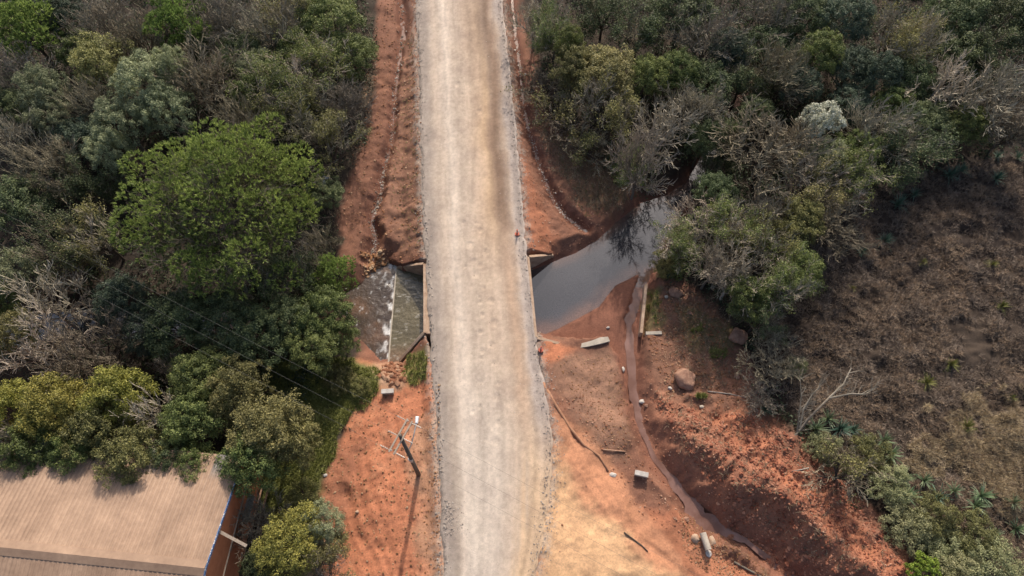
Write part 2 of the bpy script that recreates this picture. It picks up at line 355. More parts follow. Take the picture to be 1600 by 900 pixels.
# ------------------------------------------------------------------ colour of the land
C = dict(litter=(.034, .026, .020), litter2=(.062, .046, .033), red=(.22, .106, .070), darkred=(.15, .062, .042), orange=(.45, .18, .098), orange2=(.48, .235, .135),
         tan=(.40, .26, .17), cream=(.60, .375, .215), mud=(.215, .095, .063), brown=(.27, .15, .102), marsh=(.034, .024, .019), marsh2=(.16, .12, .075),
         grass=(.12, .125, .045), pale=(.52, .42, .34), gravel=(.44, .385, .33))
C = {k: np.array(v) for k, v in C.items()}
def land_color(X, Y, Z):
    n1 = fbm(X, Y, 2.2, 4, 61); n2 = fbm(X, Y, .6, 3, 71); n3 = fbm(X, Y, 7, 3, 81)
    col = C['litter'][None]*(1-sst(-.2, .5, n1))[:, None]+C['litter2'][None]*sst(-.2, .5, n1)[:, None]
    def put(c, m):
        nonlocal col
        m = np.clip(m, 0, 1)[:, None]; c = C[c] if isinstance(c, str) else c
        col = col*(1-m)+c*m
    def region(px, c, soft=.6, nz=.8, z=-1., amount=1.):
        sdv = poly_sd(PW(px, z), X, Y)+n1*nz+n2*nz*.5
        m = (1-sst(-soft, soft, sdv))*amount; put(c, m); return m
    far = sst(80, 200, np.hypot(X, Y-35)); put(np.array((.05, .06, .03)), far)
    region([(1225, 340), (1330, 300), (1600, 235), (1900, 230), (1900, 1000), (1440, 1000), (1400, 830), (1330, 740), (1250, 670), (1190, 600), (1190, 480), (1230, 430)], 'marsh', 2, 2)
    region([(1290, 620), (1400, 500), (1750, 380), (1750, 1000), (1440, 1000), (1400, 830)], np.array((.055, .040, .03)), 4, 3)  # lower marsh lighter; the darker upper part carries cloud shade in its colour
    # bare soil beside the road, upstream
    region([(592, -60), (588, 60), (584, 140), (572, 215), (545, 275), (528, 350), (540, 440), (560, 520), (560, 600), (700, 600), (700, -60)], 'red', .5, .6)
    region([(625, 60), (660, 60), (664, 400), (630, 400), (600, 330), (615, 230)], 'brown', .8, .8, -1, .55)
    region([(780, -60), (812, 0), (830, 60), (850, 180), (905, 230), (960, 270), (1010, 300), (1000, 330), (940, 380), (860, 420), (800, 430)], 'red', .8, 1.0)
    region([(850, 205), (930, 235), (990, 290), (960, 330), (900, 320), (870, 270)], np.array((.14, .095, .055)), 1.0, 1.2, -1, .7)
    region([(815, 250), (840, 300), (870, 370), (850, 405), (820, 400)], 'orange', .6, .8, -1, .6)
    # lower left pad of fresh orange soil
    region([(556, 560), (600, 560), (700, 560), (700, 950), (505, 950), (520, 840), (495, 770), (520, 700), (545, 645)], 'orange', .45, .6, -.6)
    region([(520, 690), (570, 690), (545, 800), (500, 820), (500, 760)], 'red', .8, .8, -.6, .5)
    region([(640, 660), (700, 650), (700, 950), (660, 950), (650, 800)], 'tan', 1.0, 1.2, -.4, .6)
    put('orange2', sst(.05, .45, n3+.5*n2)*(1-sst(-.5, .5, poly_sd(PW([(556, 600), (700, 600), (700, 950), (505, 950)], -.6), X, Y)))*.6)
    region([(572, 572), (620, 572), (610, 600), (585, 598)], 'pale', .5, .6, -1, .6)
    # right of the road, downstream
    region([(836, 500), (880, 520), (1000, 430), (1040, 420), (1060, 430), (1120, 480), (1170, 560), (1190, 640), (1260, 690), (1330, 770), (1410, 850), (1440, 960), (800, 960), (845, 600)], 'red', .5, .8)
    region([(850, 560), (950, 540), (975, 620), (985, 720), (940, 720), (880, 640)], 'brown', .8, 1.2)
    region([(880, 560), (960, 560), (965, 650), (900, 640)], np.array((.33, .19, .13)), 1.2, 1.6, -1.4, .6)
    region([(1030, 440), (1110, 470), (1150, 560), (1130, 640), (1050, 640), (1012, 560), (1010, 450)], np.array((.21, .108, .072)), .8, 1.0, -1.3)
    region([(850, 530), (905, 540), (860, 570), (846, 570)], 'orange', .4, .5, -.8)
    region([(855, 620), (930, 690), (1010, 790), (1120, 850), (1200, 960), (830, 960)], 'orange2', .7, 1.2, -.5, .85)
    region([(868, 700), (905, 770), (960, 830), (1060, 905), (1100, 960), (830, 960), (845, 790)], 'cream', 1.0, 1.1, -.2)
    region([(1000, 790), (1060, 790), (1110, 850), (1180, 890), (1210, 960), (1130, 960), (1060, 870)], 'orange', .5, .8, -1., .7)
    region([(1100, 640), (1160, 650), (1270, 760), (1420, 890), (1380, 900), (1250, 800), (1150, 700)], 'orange', 1.0, 1.6, .8, .8)
    False and region([(1015, 610), (1060, 640), (1130, 740), (1230, 830), (1340, 900), (1240, 900), (1150, 830), (1085, 770), (1030, 700)], 'darkred', .6, 1.0, -.5, .25)
    region([(1128, 835), (1165, 850), (1195, 880), (1205, 960), (1180, 880), (1140, 860)], np.array((.15, .105, .07)), .4, .5, -2)
    # pools: wet mud margins
    for poly in (POOL_R, POOL_L):
        dp = poly_sd(poly, X, Y); put('darkred', (1-sst(0, 1.3, dp+n1*.4))*.6*(np.abs(X) < 22))
    region([(962, 446), (1000, 428), (1030, 425), (1012, 500), (1003, 560), (985, 640), (960, 560), (940, 530), (900, 535), (850, 523), (872, 514), (900, 499), (936, 480)], 'mud', .25, .35, -2.5)
    d, _ = line_dist(chan, chan_z, X, Y); put('mud', (1-sst(.7, 1.5, d+n2*.4))*.85)
    d, _ = line_dist(*ditch_L, X, Y); put('darkred', (1-sst(.2, 1.0, d+n2*.3))*.55)
    d, _ = line_dist(*ditch_R, X, Y); put('darkred', (1-sst(.2, 1.0, d+n2*.3))*.6)
    # rubble by the outlet
    region([(575, 395), (600, 400), (612, 430), (600, 455), (565, 440)], 'brown', .4, .5, -2.6, .8)
    region([(585, 565), (625, 562), (640, 610), (600, 620)], 'tan', .4, .6, -1.6, .7)
    # grass
    region([(500, 560), (575, 570), (590, 605), (548, 640), (520, 700), (500, 780), (410, 800), (410, 560)], 'grass', .6, .8)
    region([(640, 560), (668, 545), (668, 590), (640, 608), (628, 590)], 'grass', .4, .5, -1, .8)
    region([(1012, 445), (1038, 445), (1036, 515), (1012, 515)], 'grass', .4, 1.2, -1.5, .6)
    region([(1060, 480), (1100, 480), (1150, 530), (1080, 540)], 'grass', .8, 1.8, -1.3, .5)
    wn_ = fbm(X, Y, 1.6, 5, 161); soil = (1-sst(18, 26, np.abs(X-8)))
    put(col*.62, sst(.18, .42, wn_)*.55*soil); put(col*1.25, sst(.2, .45, fbm(X, Y, 1.1, 5, 163))*.5*soil)
    region([(1012, 600), (1060, 630), (1130, 700), (1230, 790), (1340, 890), (1240, 905), (1150, 835), (1085, 775), (1030, 705)], np.array((.31, .14, .088)), .8, 1.4, -.5, .8)  # shaded mound slope coloured lighter to stand in for weak fill light
    # gravel spilling over the road edges
    dr = poly_sd(road_poly, X, Y); put('gravel', (1-sst(.0, .9, dr+n2*.7))*.55*(fbm(X, Y, .25, 2, 95) > -.25))
    return col*(1+n2*.14)[:, None]

def axis(lo, hi, step, outer, grow=1.22):
    a = list(np.arange(lo, hi+step, step)); s = step; x = a[-1]; up = []
    while x < outer: s *= grow; x += s; up.append(x)
    s = step; x = a[0]; dn = []
    while x > -outer: s *= grow; x -= s; dn.append(x)
    return np.array(dn[::-1]+a+up)
gx = np.concatenate([[-3000, -1500, -700, -350, -200, -130, -95], np.arange(-78, -26, .55), np.arange(-26, 36, .17), np.arange(36, 78, .45), [95, 130, 200, 350, 700, 1500, 3000]])
gy = np.concatenate([[-3000, -1500, -700, -350, -200, -120, -60, -30, -15], np.arange(-6, 2, .6), np.arange(2, 60, .17), np.arange(60, 100, .5), [120, 160, 220, 350, 700, 1500, 3000]])
GX, GY = np.meshgrid(gx, gy); gxf, gyf = GX.ravel(), GY.ravel()
gz = height(gxf, gyf)
gc = land_color(gxf, gyf, gz)
nx, ny = len(gx), len(gy)
idx = np.arange(nx*ny).reshape(ny, nx)
gf = np.stack([idx[:-1, :-1], idx[:-1, 1:], idx[1:, 1:], idx[1:, :-1]], -1).reshape(-1, 4)
ground = tag(mesh_np('ground', np.stack([gxf, gyf, gz], 1), gf, M['ground'], smooth=True, col=gc), 'red and orange soil banks, forest floor and marsh ground', kind='structure')

# ------------------------------------------------------------------ the gravel road
ry = np.concatenate([[-400, -200, -100, -50, -20, -8], np.arange(0, 82, .14), [90, 110, 160, 250, 400]])
ru = np.linspace(-1, 1, 86)
RU, RY = np.meshgrid(ru, ry); u = RU.ravel(); y = RY.ravel()
xl, xr = xl_at(y), xr_at(y)
wob = fbm(y, y*0, 1.3, 4, 7)*.3; wob2 = fbm(y, y*0+9, 1.1, 4, 8)*.3
x = (xl+wob)*(1-u)/2+(xr+wob2)*(1+u)/2
edge = 1-np.abs(u)
rz = .02+.09*(1-u*u)-.09*(1-sst(0, .035, edge))
rz += fbm(x, y, 1.2, 3, 17, 2.5, .35)*.022+fbm(x, y, .3, 2, 19)*.008
tracks = -.02*(np.exp(-((u+.45)/.06)**2)+np.exp(-((u-.12)/.06)**2))
rz += tracks
rgn = np.random.default_rng(4)
dents = [(750+rgn.normal(0, 3), yy) for yy in np.arange(345, 720, 22)]+[(774+rgn.normal(0, 3), yy+8) for yy in np.arange(470, 710, 30)]+[(732, 340), (725, 372), (736, 400), (722, 415), (760, 455), (744, 180), (722, 148), (716, 132), (738, 205)]
for a, b in dents:
    if rgn.random() < .25: continue
    dx, dy = P(a+rgn.normal(0, 4), b+rgn.normal(0, 5), .05); r = rgn.uniform(.14, .42)
    m = (np.abs(y-dy) < 1.5)
    q = np.hypot(x-dx, (y-dy)*.9)/r
    rz += np.where(m, (-.06*np.exp(-q**2)+.02*np.exp(-((q-1.25)/.3)**2)), 0)
A = np.array
base = A((.47, .405, .335))[None]*np.ones((len(u), 1))
def rp(c, m):
    global base
    m = np.clip(m, 0, 1)[:, None]; base = base*(1-m)+np.array(c)[None]*m
sn = fbm(x, y, 1.0, 4, 23, 2.2, .12); sn2 = fbm(x, y, 5, 3, 27, 1.3, .35); sp = fbm(x, y, .22, 2, 29)
uu = u+fbm(x, y, 4, 3, 33, 1, .5)*.14
up = sst(28, 40, y+sn2*4)                     # upper stretch, towards the top of the photo
rp((.33, .295, .262), (1-sst(-.88, -.6, uu))*.9)
rp((.63, .57, .49), np.exp(-((uu+.42)/.13)**2)*.8)
rp((.56, .435, .32), np.exp(-((uu-.22)/.22)**2)*(.35+.45*up))
rp((.62, .46, .29), np.exp(-((uu-.38)/.13)**2)*up*.7)
rp((.25, .175, .125), np.exp(-((uu-.56-.1*sn2)/.19)**2)*up*.95)
rp((.30, .24, .195), np.exp(-((uu-.3)/.3)**2)*sst(50, 62, y)*.6)
rp((.46, .30, .19), np.exp(-((uu-.62)/.16)**2)*(1-up)*sst(10, 20, y)*.5)
rp((.36, .325, .30), sst(.72, .86, uu)*.85)
rp((.56, .42, .28), sst(.35, .7, uu+sn*.2)*(1-sst(8, 17, y+sn2*3))*.9)
rp((.54, .50, .44), (1-sst(.1, .5, uu))*sst(-.8, -.5, uu)*(1-sst(12, 26, y))*.65)
st = fbm(u*5.2, y, .09*5.2, 3, 37, 1, .006)
base *= (1+sn*.14+sp*.16+st*.20)[:, None]*np.array((.99, .94, .93))
n_r, n_c = len(ry), len(ru)
idx = np.arange(n_r*n_c).reshape(n_r, n_c)
rf = np.stack([idx[:-1, :-1], idx[:-1, 1:], idx[1:, 1:], idx[1:, :-1]], -1).reshape(-1, 4)
road = tag(mesh_np('road', np.stack([x, y, rz], 1), rf, M['road'], smooth=True, col=base), 'pale packed gravel road running up the photo', kind='structure')

# ------------------------------------------------------------------ water
def water_mat(name, c1, c2, rough, ior, bs, bd, scale, foam=False, coat=0):
    m, nt, b = new_mat(name)
    n = noise_node(nt, .5, 4, .6); r = ramp(nt, n.outputs[0], [(.35, c1), (.65, c2)])
    b.inputs["Roughness"].default_value = rough; b.inputs["IOR"].default_value = ior; b.inputs["Specular IOR Level"].default_value = .5
    src = r.outputs[0]
    if foam:
        at = nt.nodes.new("ShaderNodeAttribute"); at.attribute_name = "Col"
        src = at.outputs[0]
        nf = noise_node(nt, 8, 5, .7)
        src = mul_color(nt, src, ramp(nt, nf.outputs[0], [(.35, (.65, .65, .65)), (.65, (1.3, 1.3, 1.3))]).outputs[0], .8)
    nt.links.new(src, b.inputs["Base Color"])
    n2 = noise_node(nt, scale, 4, .6); bump(nt, b, n2.outputs[0], bs, bd)
    return m
M['pool'] = water_mat('still_dark_water', (.045, .043, .046), (.07, .064, .062), .04, 2.0, .08, .02, 1.1, True)
M['mudwater'] = water_mat('muddy_water', (.15, .075, .053), (.25, .145, .118), .16, 1.5, .15, .02, 2)
M['rapids'] = water_mat('running_water', (.1, .08, .06), (.15, .12, .09), .12, 1.6, .7, .07, 3.5, True)
def pool_col(X, Y):
    d_ = poly_sd(SANDBAR, X, Y); n = fbm(X, Y, 2.5, 4, 171); de = poly_sd(POOL_R, X, Y)
    c = np.array((.042, .041, .045))[None]*(1+n*.35)[:, None]
    m = (1-sst(0, 1.9, d_+n*.8))*.7; m = np.maximum(m, sst(-1.2, .2, de+n*.5)*.45)*(np.abs(X) < 30); m = m[:, None]
    return c*(1-m)+np.array((.20, .105, .07))*m
def grid_water(name, lo, hi, step, z, mat, keep, disp=None, colf=None):
    xs = np.arange(lo[0], hi[0]+step, step); ys = np.arange(lo[1], hi[1]+step, step)
    X, Y = np.meshgrid(xs, ys); X = X.ravel(); Y = Y.ravel()
    Z = np.full(X.shape, z)+(disp(X, Y) if disp else 0)
    i = np.arange(len(X)).reshape(len(ys), len(xs))
    f = np.stack([i[:-1, :-1], i[:-1, 1:], i[1:, 1:], i[1:, :-1]], -1).reshape(-1, 4)
    k = keep(X, Y); f = f[k[f].any(1)]
    used = np.unique(f); mp = np.zeros(len(X), int); mp[used] = np.arange(len(used))
    c = colf(X, Y)[used] if colf else None
    return mesh_np(name, np.stack([X, Y, Z], 1)[used], mp[f], mat, smooth=True, col=c)
dropx = P(613, 490, WZ)[0]
o = grid_water('water', (-8.4, 20), (40, 72), .25, WZ, M['pool'], lambda X, Y: poly_sd(POOL_R, X, Y) < 1.6, None, pool_col)
tag(o, 'still dark stream pool right of the road', kind='structure')
def ap_col(X, Y):
    n = fbm(X, Y, .5, 4, 91, 1, 2.2); n2_ = fbm(X, Y, 2.5, 3, 92)
    c = np.array((.125, .105, .062))[None]*(1+n2_*.55)[:, None]*np.ones((len(X), 1)); e_ = sst(24.8, 22.8, 0*Y+Y)[:, None]*.6; c = c*(1-e_)+np.array((.22, .13, .08))*e_
    m = sst(.3, .5, n)[:, None]*.45; return c*(1-m)+np.array((.45, .43, .38))*m
o = grid_water('water', (dropx, 22), (-8.2, 34), .12, WZ+.003, M['rapids'], lambda X, Y: poly_sd(APRON, X, Y) < .15, lambda X, Y: fbm(X, Y, .5, 3, 90, 1, 2)*.03, ap_col)
tag(o, 'shallow water sliding over the culvert apron left of the road', kind='structure')
def rp_col(X, Y):
    d = dropx-X; n = fbm(X, Y, .45, 4, 93, 2, 1); n2_ = fbm(X, Y, 2.2, 4, 94); n4 = fbm(X, Y, .9, 3, 96)
    c = np.array((.085, .062, .048))[None]*(1+n2_*.5)[:, None]*np.ones((len(X), 1))
    br = sst(-.1, .4, n2_+.15*(28.5-Y)*.2)[:, None]*.5; c = c*(1-br)+np.array((.2, .105, .06))*br
    m = sst(.12, .75, n+np.exp(-d/.8)*.75-.2+n4*.55)*np.exp(-np.maximum(d, 0)/2.0)*.95
    m2 = sst(.42, .6, n)*.5
    m = np.clip(np.maximum(m, m2), 0, 1)[:, None]; return c*(1-m)+np.array((.78, .78, .78))*m
o = grid_water('water', (-75, 20), (dropx-.04, 42), .14, WZ-.28, M['rapids'], lambda X, Y: (poly_sd(POOL_L, X, Y) < .5) & (X > -16.8), lambda X, Y: fbm(X, Y, .6, 3, 97)*.09*np.exp(-(dropx-X)/2)+fbm(X, Y, .4, 2, 98)*.02, rp_col)
tag(o, 'foaming brown rapids below the apron edge', kind='structure')
o = grid_water('water', (-78, 20), (-16.6, 44), .6, WZ-.32, M['pool'], lambda X, Y: poly_sd(POOL_L, X, Y) < .8, None, pool_col)
tag(o, 'dark stream under the trees on the left', kind='structure')
def ribbon(name, pts, ws, zs, mat, label, sub=8, dz=.0):
    V = []; P_ = [np.array(p) for p in pts]; out = []
    for i in range(len(P_)-1):
        for k in range(sub):
            t = k/sub; t2 = t*t*(3-2*t)
            out.append((P_[i]*(1-t)+P_[i+1]*t, ws[i]*(1-t2)+ws[i+1]*t2, zs[i]*(1-t)+zs[i+1]*t))
    out.append((P_[-1], ws[-1], zs[-1]))
    n = len(out)
    for i, (p, w, z) in enumerate(out):
        a = out[max(0, i-2)][0]; b = out[min(n-1, i+2)][0]; d = (b-a)/np.linalg.norm(b-a); nrm = np.array((-d[1], d[0]))
        j1 = fbm(np.array([p[0]]), np.array([p[1]]), .9, 3, 51)[0]*.9; j2 = fbm(np.array([p[0]+9]), np.array([p[1]]), .9, 3, 52)[0]*.9
        V += [(*(p+nrm*w*(1+j1)), z+dz), (*(p+nrm*w*.33), z+dz), (*(p-nrm*w*.33), z+dz), (*(p-nrm*w*(1+j2)), z+dz)]
    f = [[i*4+j, i*4+j+1, i*4+j+5, i*4+j+4] for i in range(n-1) for j in range(3)]
    return tag(mesh_np(name, V, f, mat, smooth=True), label, kind='structure')
ribbon('water', chan, [.75, .7, .42, .38, .36, .38, .22, .45, .95, .6, .2, .28, .4, .5], chan_z, M['mudwater'], 'thin muddy trickle in the drain channel', dz=.0)
ribbon('water', ditch_L[0], [.1, .2, .42, .16, .08, .07, .08, .3, .1, .12, .3], ditch_L[1], M['mudwater'], 'thin wet trickle in the left roadside ditch', dz=.015)
ribbon('water', ditch_R[0], [.12, .14, .16, .14, .12, .14, .2, .1, .1, .1], ditch_R[1], M['mudwater'], 'thin wet trickle in the right roadside ditch', dz=.015)

# ------------------------------------------------------------------ culvert
cul = tag(empty('concrete_culvert', (-3, 28.4, WZ-.3)), 'concrete box culvert carrying the gravel road over the stream', 'culvert')
off = Vector((-3, 28.4, WZ-.3))
def child(mb, name, mat, parent, bev=0):
    o = mb.build(name, mat, parent, bevel=bev); o.matrix_parent_inverse = parent.matrix_world.inverted(); return o
bpy.context.view_layer.update()
A0, B0 = Vector((-8.72, 31.95, 0)), Vector((-8.28, 24.55, 0)); A1, B1 = Vector((1.62, 32.75, 0)), Vector((2.28, 24.1, 0))
m = MB(); zt, zb = -.13, -.5
m.hexa([(A0.x, A0.y, zb), (B0.x, B0.y, zb), (B1.x, B1.y, zb), (A1.x, A1.y, zb)], [(A0.x, A0.y, zt), (B0.x, B0.y, zt), (B1.x, B1.y, zt), (A1.x, A1.y, zt)])
child(m, 'top_slab', M['clay_concrete'], cul)
for t in (0., .5, 1.):
    a = A0.lerp(B0, .02+t*.96); b = A1.lerp(B1, .02+t*.96); m = MB(); m.bar((a.x+.02, a.y, -1.75), (b.x-.02, b.y, -1.75), .3, 2.49); child(m, 'pier', M['clay_concrete'], cul)
def wing(corner, end, z0, z1, th=.28):
    c = Vector((*corner, 0)); e = Vector((*end, 0)); d = (e-c).normalized(); n = Vector((-d.y, d.x, 0))*th/2
    m = MB(); zb = WZ-.7
    def q(p, z): return (p.x, p.y, z)
    m.hexa([q(c-n, zb), q(e-n, zb), q(e+n, zb), q(c+n, zb)], [q(c-n, z0), q(e-n, z1), q(e+n, z1), q(c+n, z0)])
    child(m, 'wing_wall', M['clay_concrete'], cul, .02)
wing((A0.x-.1, A0.y), P(621, 416, -2.35), .08, -2.35)
wing((B0.x-.1, B0.y), P(624, 563, -2.0), .05, -2.0)
wing((A1.x+.1, A1.y), P(864, 398, -2.0), .1, -1.9)
wing((B1.x+.1, B1.y-.1), P(877, 538, -1.5), .1, -1.35)
for a, b in ((A0, B0), (A1, B1)):
    m = MB(); m.bar((a.x, a.y, -.2), (b.x, b.y, -.2), .24, .44); child(m, 'headwall', M['clay_concrete'], cul, .02)
m = MB(); ap = [(dropx, P(613, 414, WZ)[1]), (dropx, P(613, 566, WZ)[1]), (B0.x, B0.y), (A0.x, A0.y)]
m.hexa([(a, b, WZ-.7) for a, b in ap], [(a, b, WZ-.06) for a, b in ap]); m.bar((dropx+.02, ap[0][1], WZ-.3), (dropx+.02, ap[1][1], WZ-.3), .12, .66)
child(m, 'apron', M['concrete'], cul)

# ------------------------------------------------------------------ concrete remains, blocks, rocks
def icosphere(sub=2):
    import bmesh
    bm = bmesh.new(); bmesh.ops.create_icosphere(bm, subdivisions=sub, radius=1)
    v = np.array([q.co[:] for q in bm.verts]); f = np.array([[w.index for w in q.verts] for q in bm.faces]); bm.free(); return v, f
ICO1, ICO1F = icosphere(1); ICO2, ICO2F = icosphere(2); ICO4, ICO4F = icosphere(4)
def rock(name, px, py, size, seed, mat, label, cat='rock', group=None, rz=0, sink=.35, flat=1.0):
    r = np.random.default_rng(seed); V = ICO4.copy()
    for k in range(10):
        n = r.normal(size=3); n /= np.linalg.norm(n); d = r.uniform(.62, .9)
        e = V@n-d; V -= np.outer(np.maximum(0, e)*.85, n)
    V *= 1+.09*fbm(V[:, 0]*3+seed, V[:, 1]*3+V[:, 2]*2, .8, 4, seed)[:, None]
    V *= np.array(size)/2; c, s = math.cos(rz), math.sin(rz)
    V = np.stack([V[:, 0]*c-V[:, 1]*s, V[:, 0]*s+V[:, 1]*c, V[:, 2]], 1)
    x_, y_, z_ = G(px, py)
    o = mesh_np(name, V, ICO4F, mat, smooth=True, loc=(x_, y_, z_+size[2]*(.5-sink)))
    return tag(o, label, cat, group)
rock('boulder', 1070, 592, (2.0, 2.5, 1.5), 3, M['rock'], 'big rounded brown boulder on the bare slope beside the spoil mound', 'boulder', rz=.5)
rock('boulder', 1152, 527, (2.0, 2.0, 1.3), 5, M['rock'], 'half buried brown boulder under the bare branches right of the terrace', 'boulder')
rock('boulder', 1055, 457, (1.5, 1.3, .8), 8, M['rock'], 'flat brown boulder at the top of the grassy terrace', 'boulder')
rock('rock', 1041, 464, (.4, .4, .35), 9, M['concrete'], 'small yellowish stone just left of the flat terrace boulder')
rock('rock', 1078, 490, (.5, .45, .35), 10, M['rock'], 'small brown stone beside the red soil patch')
rock('rock', 974, 577, (.3, .7, .3), 12, M['white_concrete'], 'slim pale stone on the left edge of the trickle')
rock('rock', 1003, 628, (.55, .5, .4), 13, M['white_concrete'], 'larger whitish stone where the trickle meets the mound foot')
rock('rock', 1010, 634, (.4, .35, .3), 14, M['rock'], 'small dark stone beside the larger whitish stone')
rock('rock', 1047, 607, (.45, .4, .3), 15, M['white_concrete'], 'pale stone just left of the big rounded boulder')
rock('rock', 1096, 636, (.5, .4, .35), 16, M['concrete'], 'pale yellowish stone below the big rounded boulder')
rock('rock', 1152, 588, (.6, .7, .4), 17, M['rock'], 'grey angular stone among dead twigs right of the big boulder')
rock('rock', 1072, 812, (.6, .55, .4), 18, M['rock'], 'reddish stone on the left rim of the muddy puddle')
rock('rock', 508, 743, (.45, .35, .3), 19, M['white_concrete'], 'pale stone at the grass edge of the orange soil pad')
rock('rock', 558, 800, (.35, .3, .25), 20, M['clay_concrete'], 'small tan stone in the middle of the tyre tracks')
rock('rock', 950, 512, (.35, .3, .25), 21, M['white_concrete'], 'small pale stone above the right end of the broken slab')
def px_line(a, b, za=None, zb=None):
    A_ = G(*a); B_ = G(*b)
    return Vector((A_[0], A_[1], A_[2] if za is None else za)), Vector((B_[0], B_[1], B_[2] if zb is None else zb))
# old abutment
ab = tag(empty('old_abutment', (*P(1012, 480, -1.5), -1.6)), 'old concrete abutment terrace beside the muddy channel', 'abutment')
bpy.context.view_layer.update()
m = MB(); a = P(1010, 443, -1.3); b = P(1002, 520, -1.3); m.bar((*a, -2.0), (*b, -2.0), .3, 1.4); child(m, 'retaining_wall', M['clay_concrete'], ab, .03)
m = MB(); a = P(1009, 521, -1.4); b = P(1034, 520, -1.4); m.bar((*a, -1.6), (*b, -1.6), .35, .55); child(m, 'end_wall', M['concrete'], ab, .03)
# broken slab
def slab(name, pts, z, th, mat, label, cat):
    n = len(pts); W = [P(a, b, z) for a, b in pts]
    V = [(x_, y_, z) for x_, y_ in W]+[(x_, y_, z-th) for x_, y_ in W]
    me = bpy.data.meshes.new(name)
    me.from_pydata(V, [], [list(range(n))[::-1], list(range(n, 2*n))]+[[i, (i+1) % n, n+(i+1) % n, n+i] for i in range(n)]); me.update()
    import bmesh
    bm = bmesh.new(); bm.from_mesh(me); bmesh.ops.recalc_face_normals(bm, faces=bm.faces); bm.to_mesh(me); bm.free()
    me.materials.append(mat); o = bpy.data.objects.new(name, me); COL.objects.link(o); return tag(o, label, cat)
zs = G(920, 538)[2]
slab('broken_slab', [(887, 546), (903, 538), (925, 532), (938, 527), (950, 526), (953, 533), (938, 537), (915, 542), (900, 544), (889, 548)], zs+.18, .35, M['concrete'], 'long pale broken concrete slab lying on the mud below the pool', 'slab')
def block(name, px, py, lx, ly, hz, rz, mat, label, part):
    x_, y_, z_ = G(px, py); root = tag(empty(name, (x_, y_, z_), rz), label, 'concrete box')
    m = MB(); t = .12
    for (cx, cy, sx, sy) in ((0, ly/2-t/2, lx, t), (-lx/2+t/2, 0, t, ly-2*t), (lx/2-t/2, 0, t, ly-2*t)):
        m.box((cx, cy, hz/2-.1), (sx, sy, hz+.2))
    m.box((0, -ly/2+t/2, hz*.36), (lx, t, hz*.72)); m.build('side_walls', mat, root)
    m = MB(); m.box((0, 0, hz+.05), (lx+.08, ly+.05, .1)); m.build('lid', part, root, bevel=.02)
block('drain_box', 607, 614, 1.05, .38, .5, .06, M['clay_concrete'], 'grey concrete drain box on the orange soil beside the culvert rubble', M['white_concrete'])
block('drain_box', 1001, 742, 1.1, .38, .5, -.22, M['concrete'], 'white topped concrete drain box beside the muddy channel', M['white_concrete'])
# concrete pipe stub with rubble
x_, y_, z_ = G(1101, 848)
m = MB(); m.tube([(x_-.15, y_+.75, z_+.3), (x_+.15, y_-.6, z_+.35)], .28, 18); tag(m.build('broken_pipe', M['concrete'], smooth=False), 'short broken concrete pipe lying at the end of the puddle', 'pipe')
rock('rock', 1086, 842, (.7, .8, .5), 22, M['clay_concrete'], 'broken tan block left of the short concrete pipe')
rock('rock', 1113, 846, (.6, 1.1, .5), 23, M['clay_concrete'], 'long broken block right of the short concrete pipe')
rock('rock', 1107, 865, (.5, .6, .3), 24, M['white_concrete'], 'whitish rubble piece below the short concrete pipe')
rock('rock', 958, 742, (.7, .45, .25), 25, M['white_concrete'], 'whitish lump at the lower end of the buried pole')
# poles and planks lying on soil
def lying(name, pts, r0, r1, mat, label, cat, up=.6):
    q = []
    for p in pts:
        g = G(*p); q.append((g[0], g[1], g[2]+r0*up))
    n = len(q); m = MB(); m.tube(q, [r0+(r1-r0)*i/(n-1) for i in range(n)], 8)
    return tag(m.build(name, mat, smooth=True), label, cat)
M['rust'] = simple_mat('rusty_brown', (.28, .15, .09), (.45, .29, .2), 4, .8, .3)
M['clay'] = simple_mat('clay_covered_wood', (.30, .15, .09), (.42, .23, .14), 3, .95, .6, .03)
lying('fallen_pole', [(848, 598), (868, 633), (890, 668), (912, 695), (936, 712), (950, 737)], .17, .12, M['clay'], 'long clay covered pole lying beside the road edge on the right', 'pole', -.1)
lying('iron_pipe', [(942, 703), (977, 706)], .07, .07, M['rust'], 'short rusty pipe lying above the white topped drain box', 'pipe', 1.5)
lying('wooden_plank', [(1147, 878), (1168, 890), (1198, 906)], .10, .10, M['bark_grey'], 'dark plank edging the channel near the bottom of the photo', 'plank')
lying('fallen_pole', [(975, 832), (1002, 852), (1012, 862)], .07, .06, M['bark'], 'short dark pole half sunk in the cream dirt', 'pole')
lying('fallen_log', [(583, 91), (566, 100), (550, 115), (537, 128), (525, 137)], .15, .10, M['bark_grey'], 'bare fallen log at the forest edge above the left ditch', 'log', 8)
lying('dead_branch', [(1262, 732), (1250, 735), (1236, 737)], .07, .03, M['bark_pale'], 'small pale branch on top of the spoil mound', 'branch', 1.5)
lying('dead_branch', [(1105, 612), (1140, 616), (1165, 622)], .06, .03, M['bark_pale'], 'thin branch lying right of the big boulder', 'branch', 1.5)
# metal sheet in the trees
x_, y_, z_ = G(511, 296); m = MB(); m.bar((x_-.25, y_-.5, z_+1.3), (x_+.25, y_+.5, z_+1.6), .6, .03)
m.tube([(x_, y_, z_-.2), (x_, y_, z_+1.43)], .04, 6)
tag(m.build('metal_sheet', simple_mat('pale_metal', (.5, .52, .55), (.65, .67, .7), 3, .4, 0, spec=.5)), 'small pale metal panel at the forest edge right of the giant pine', 'panel')
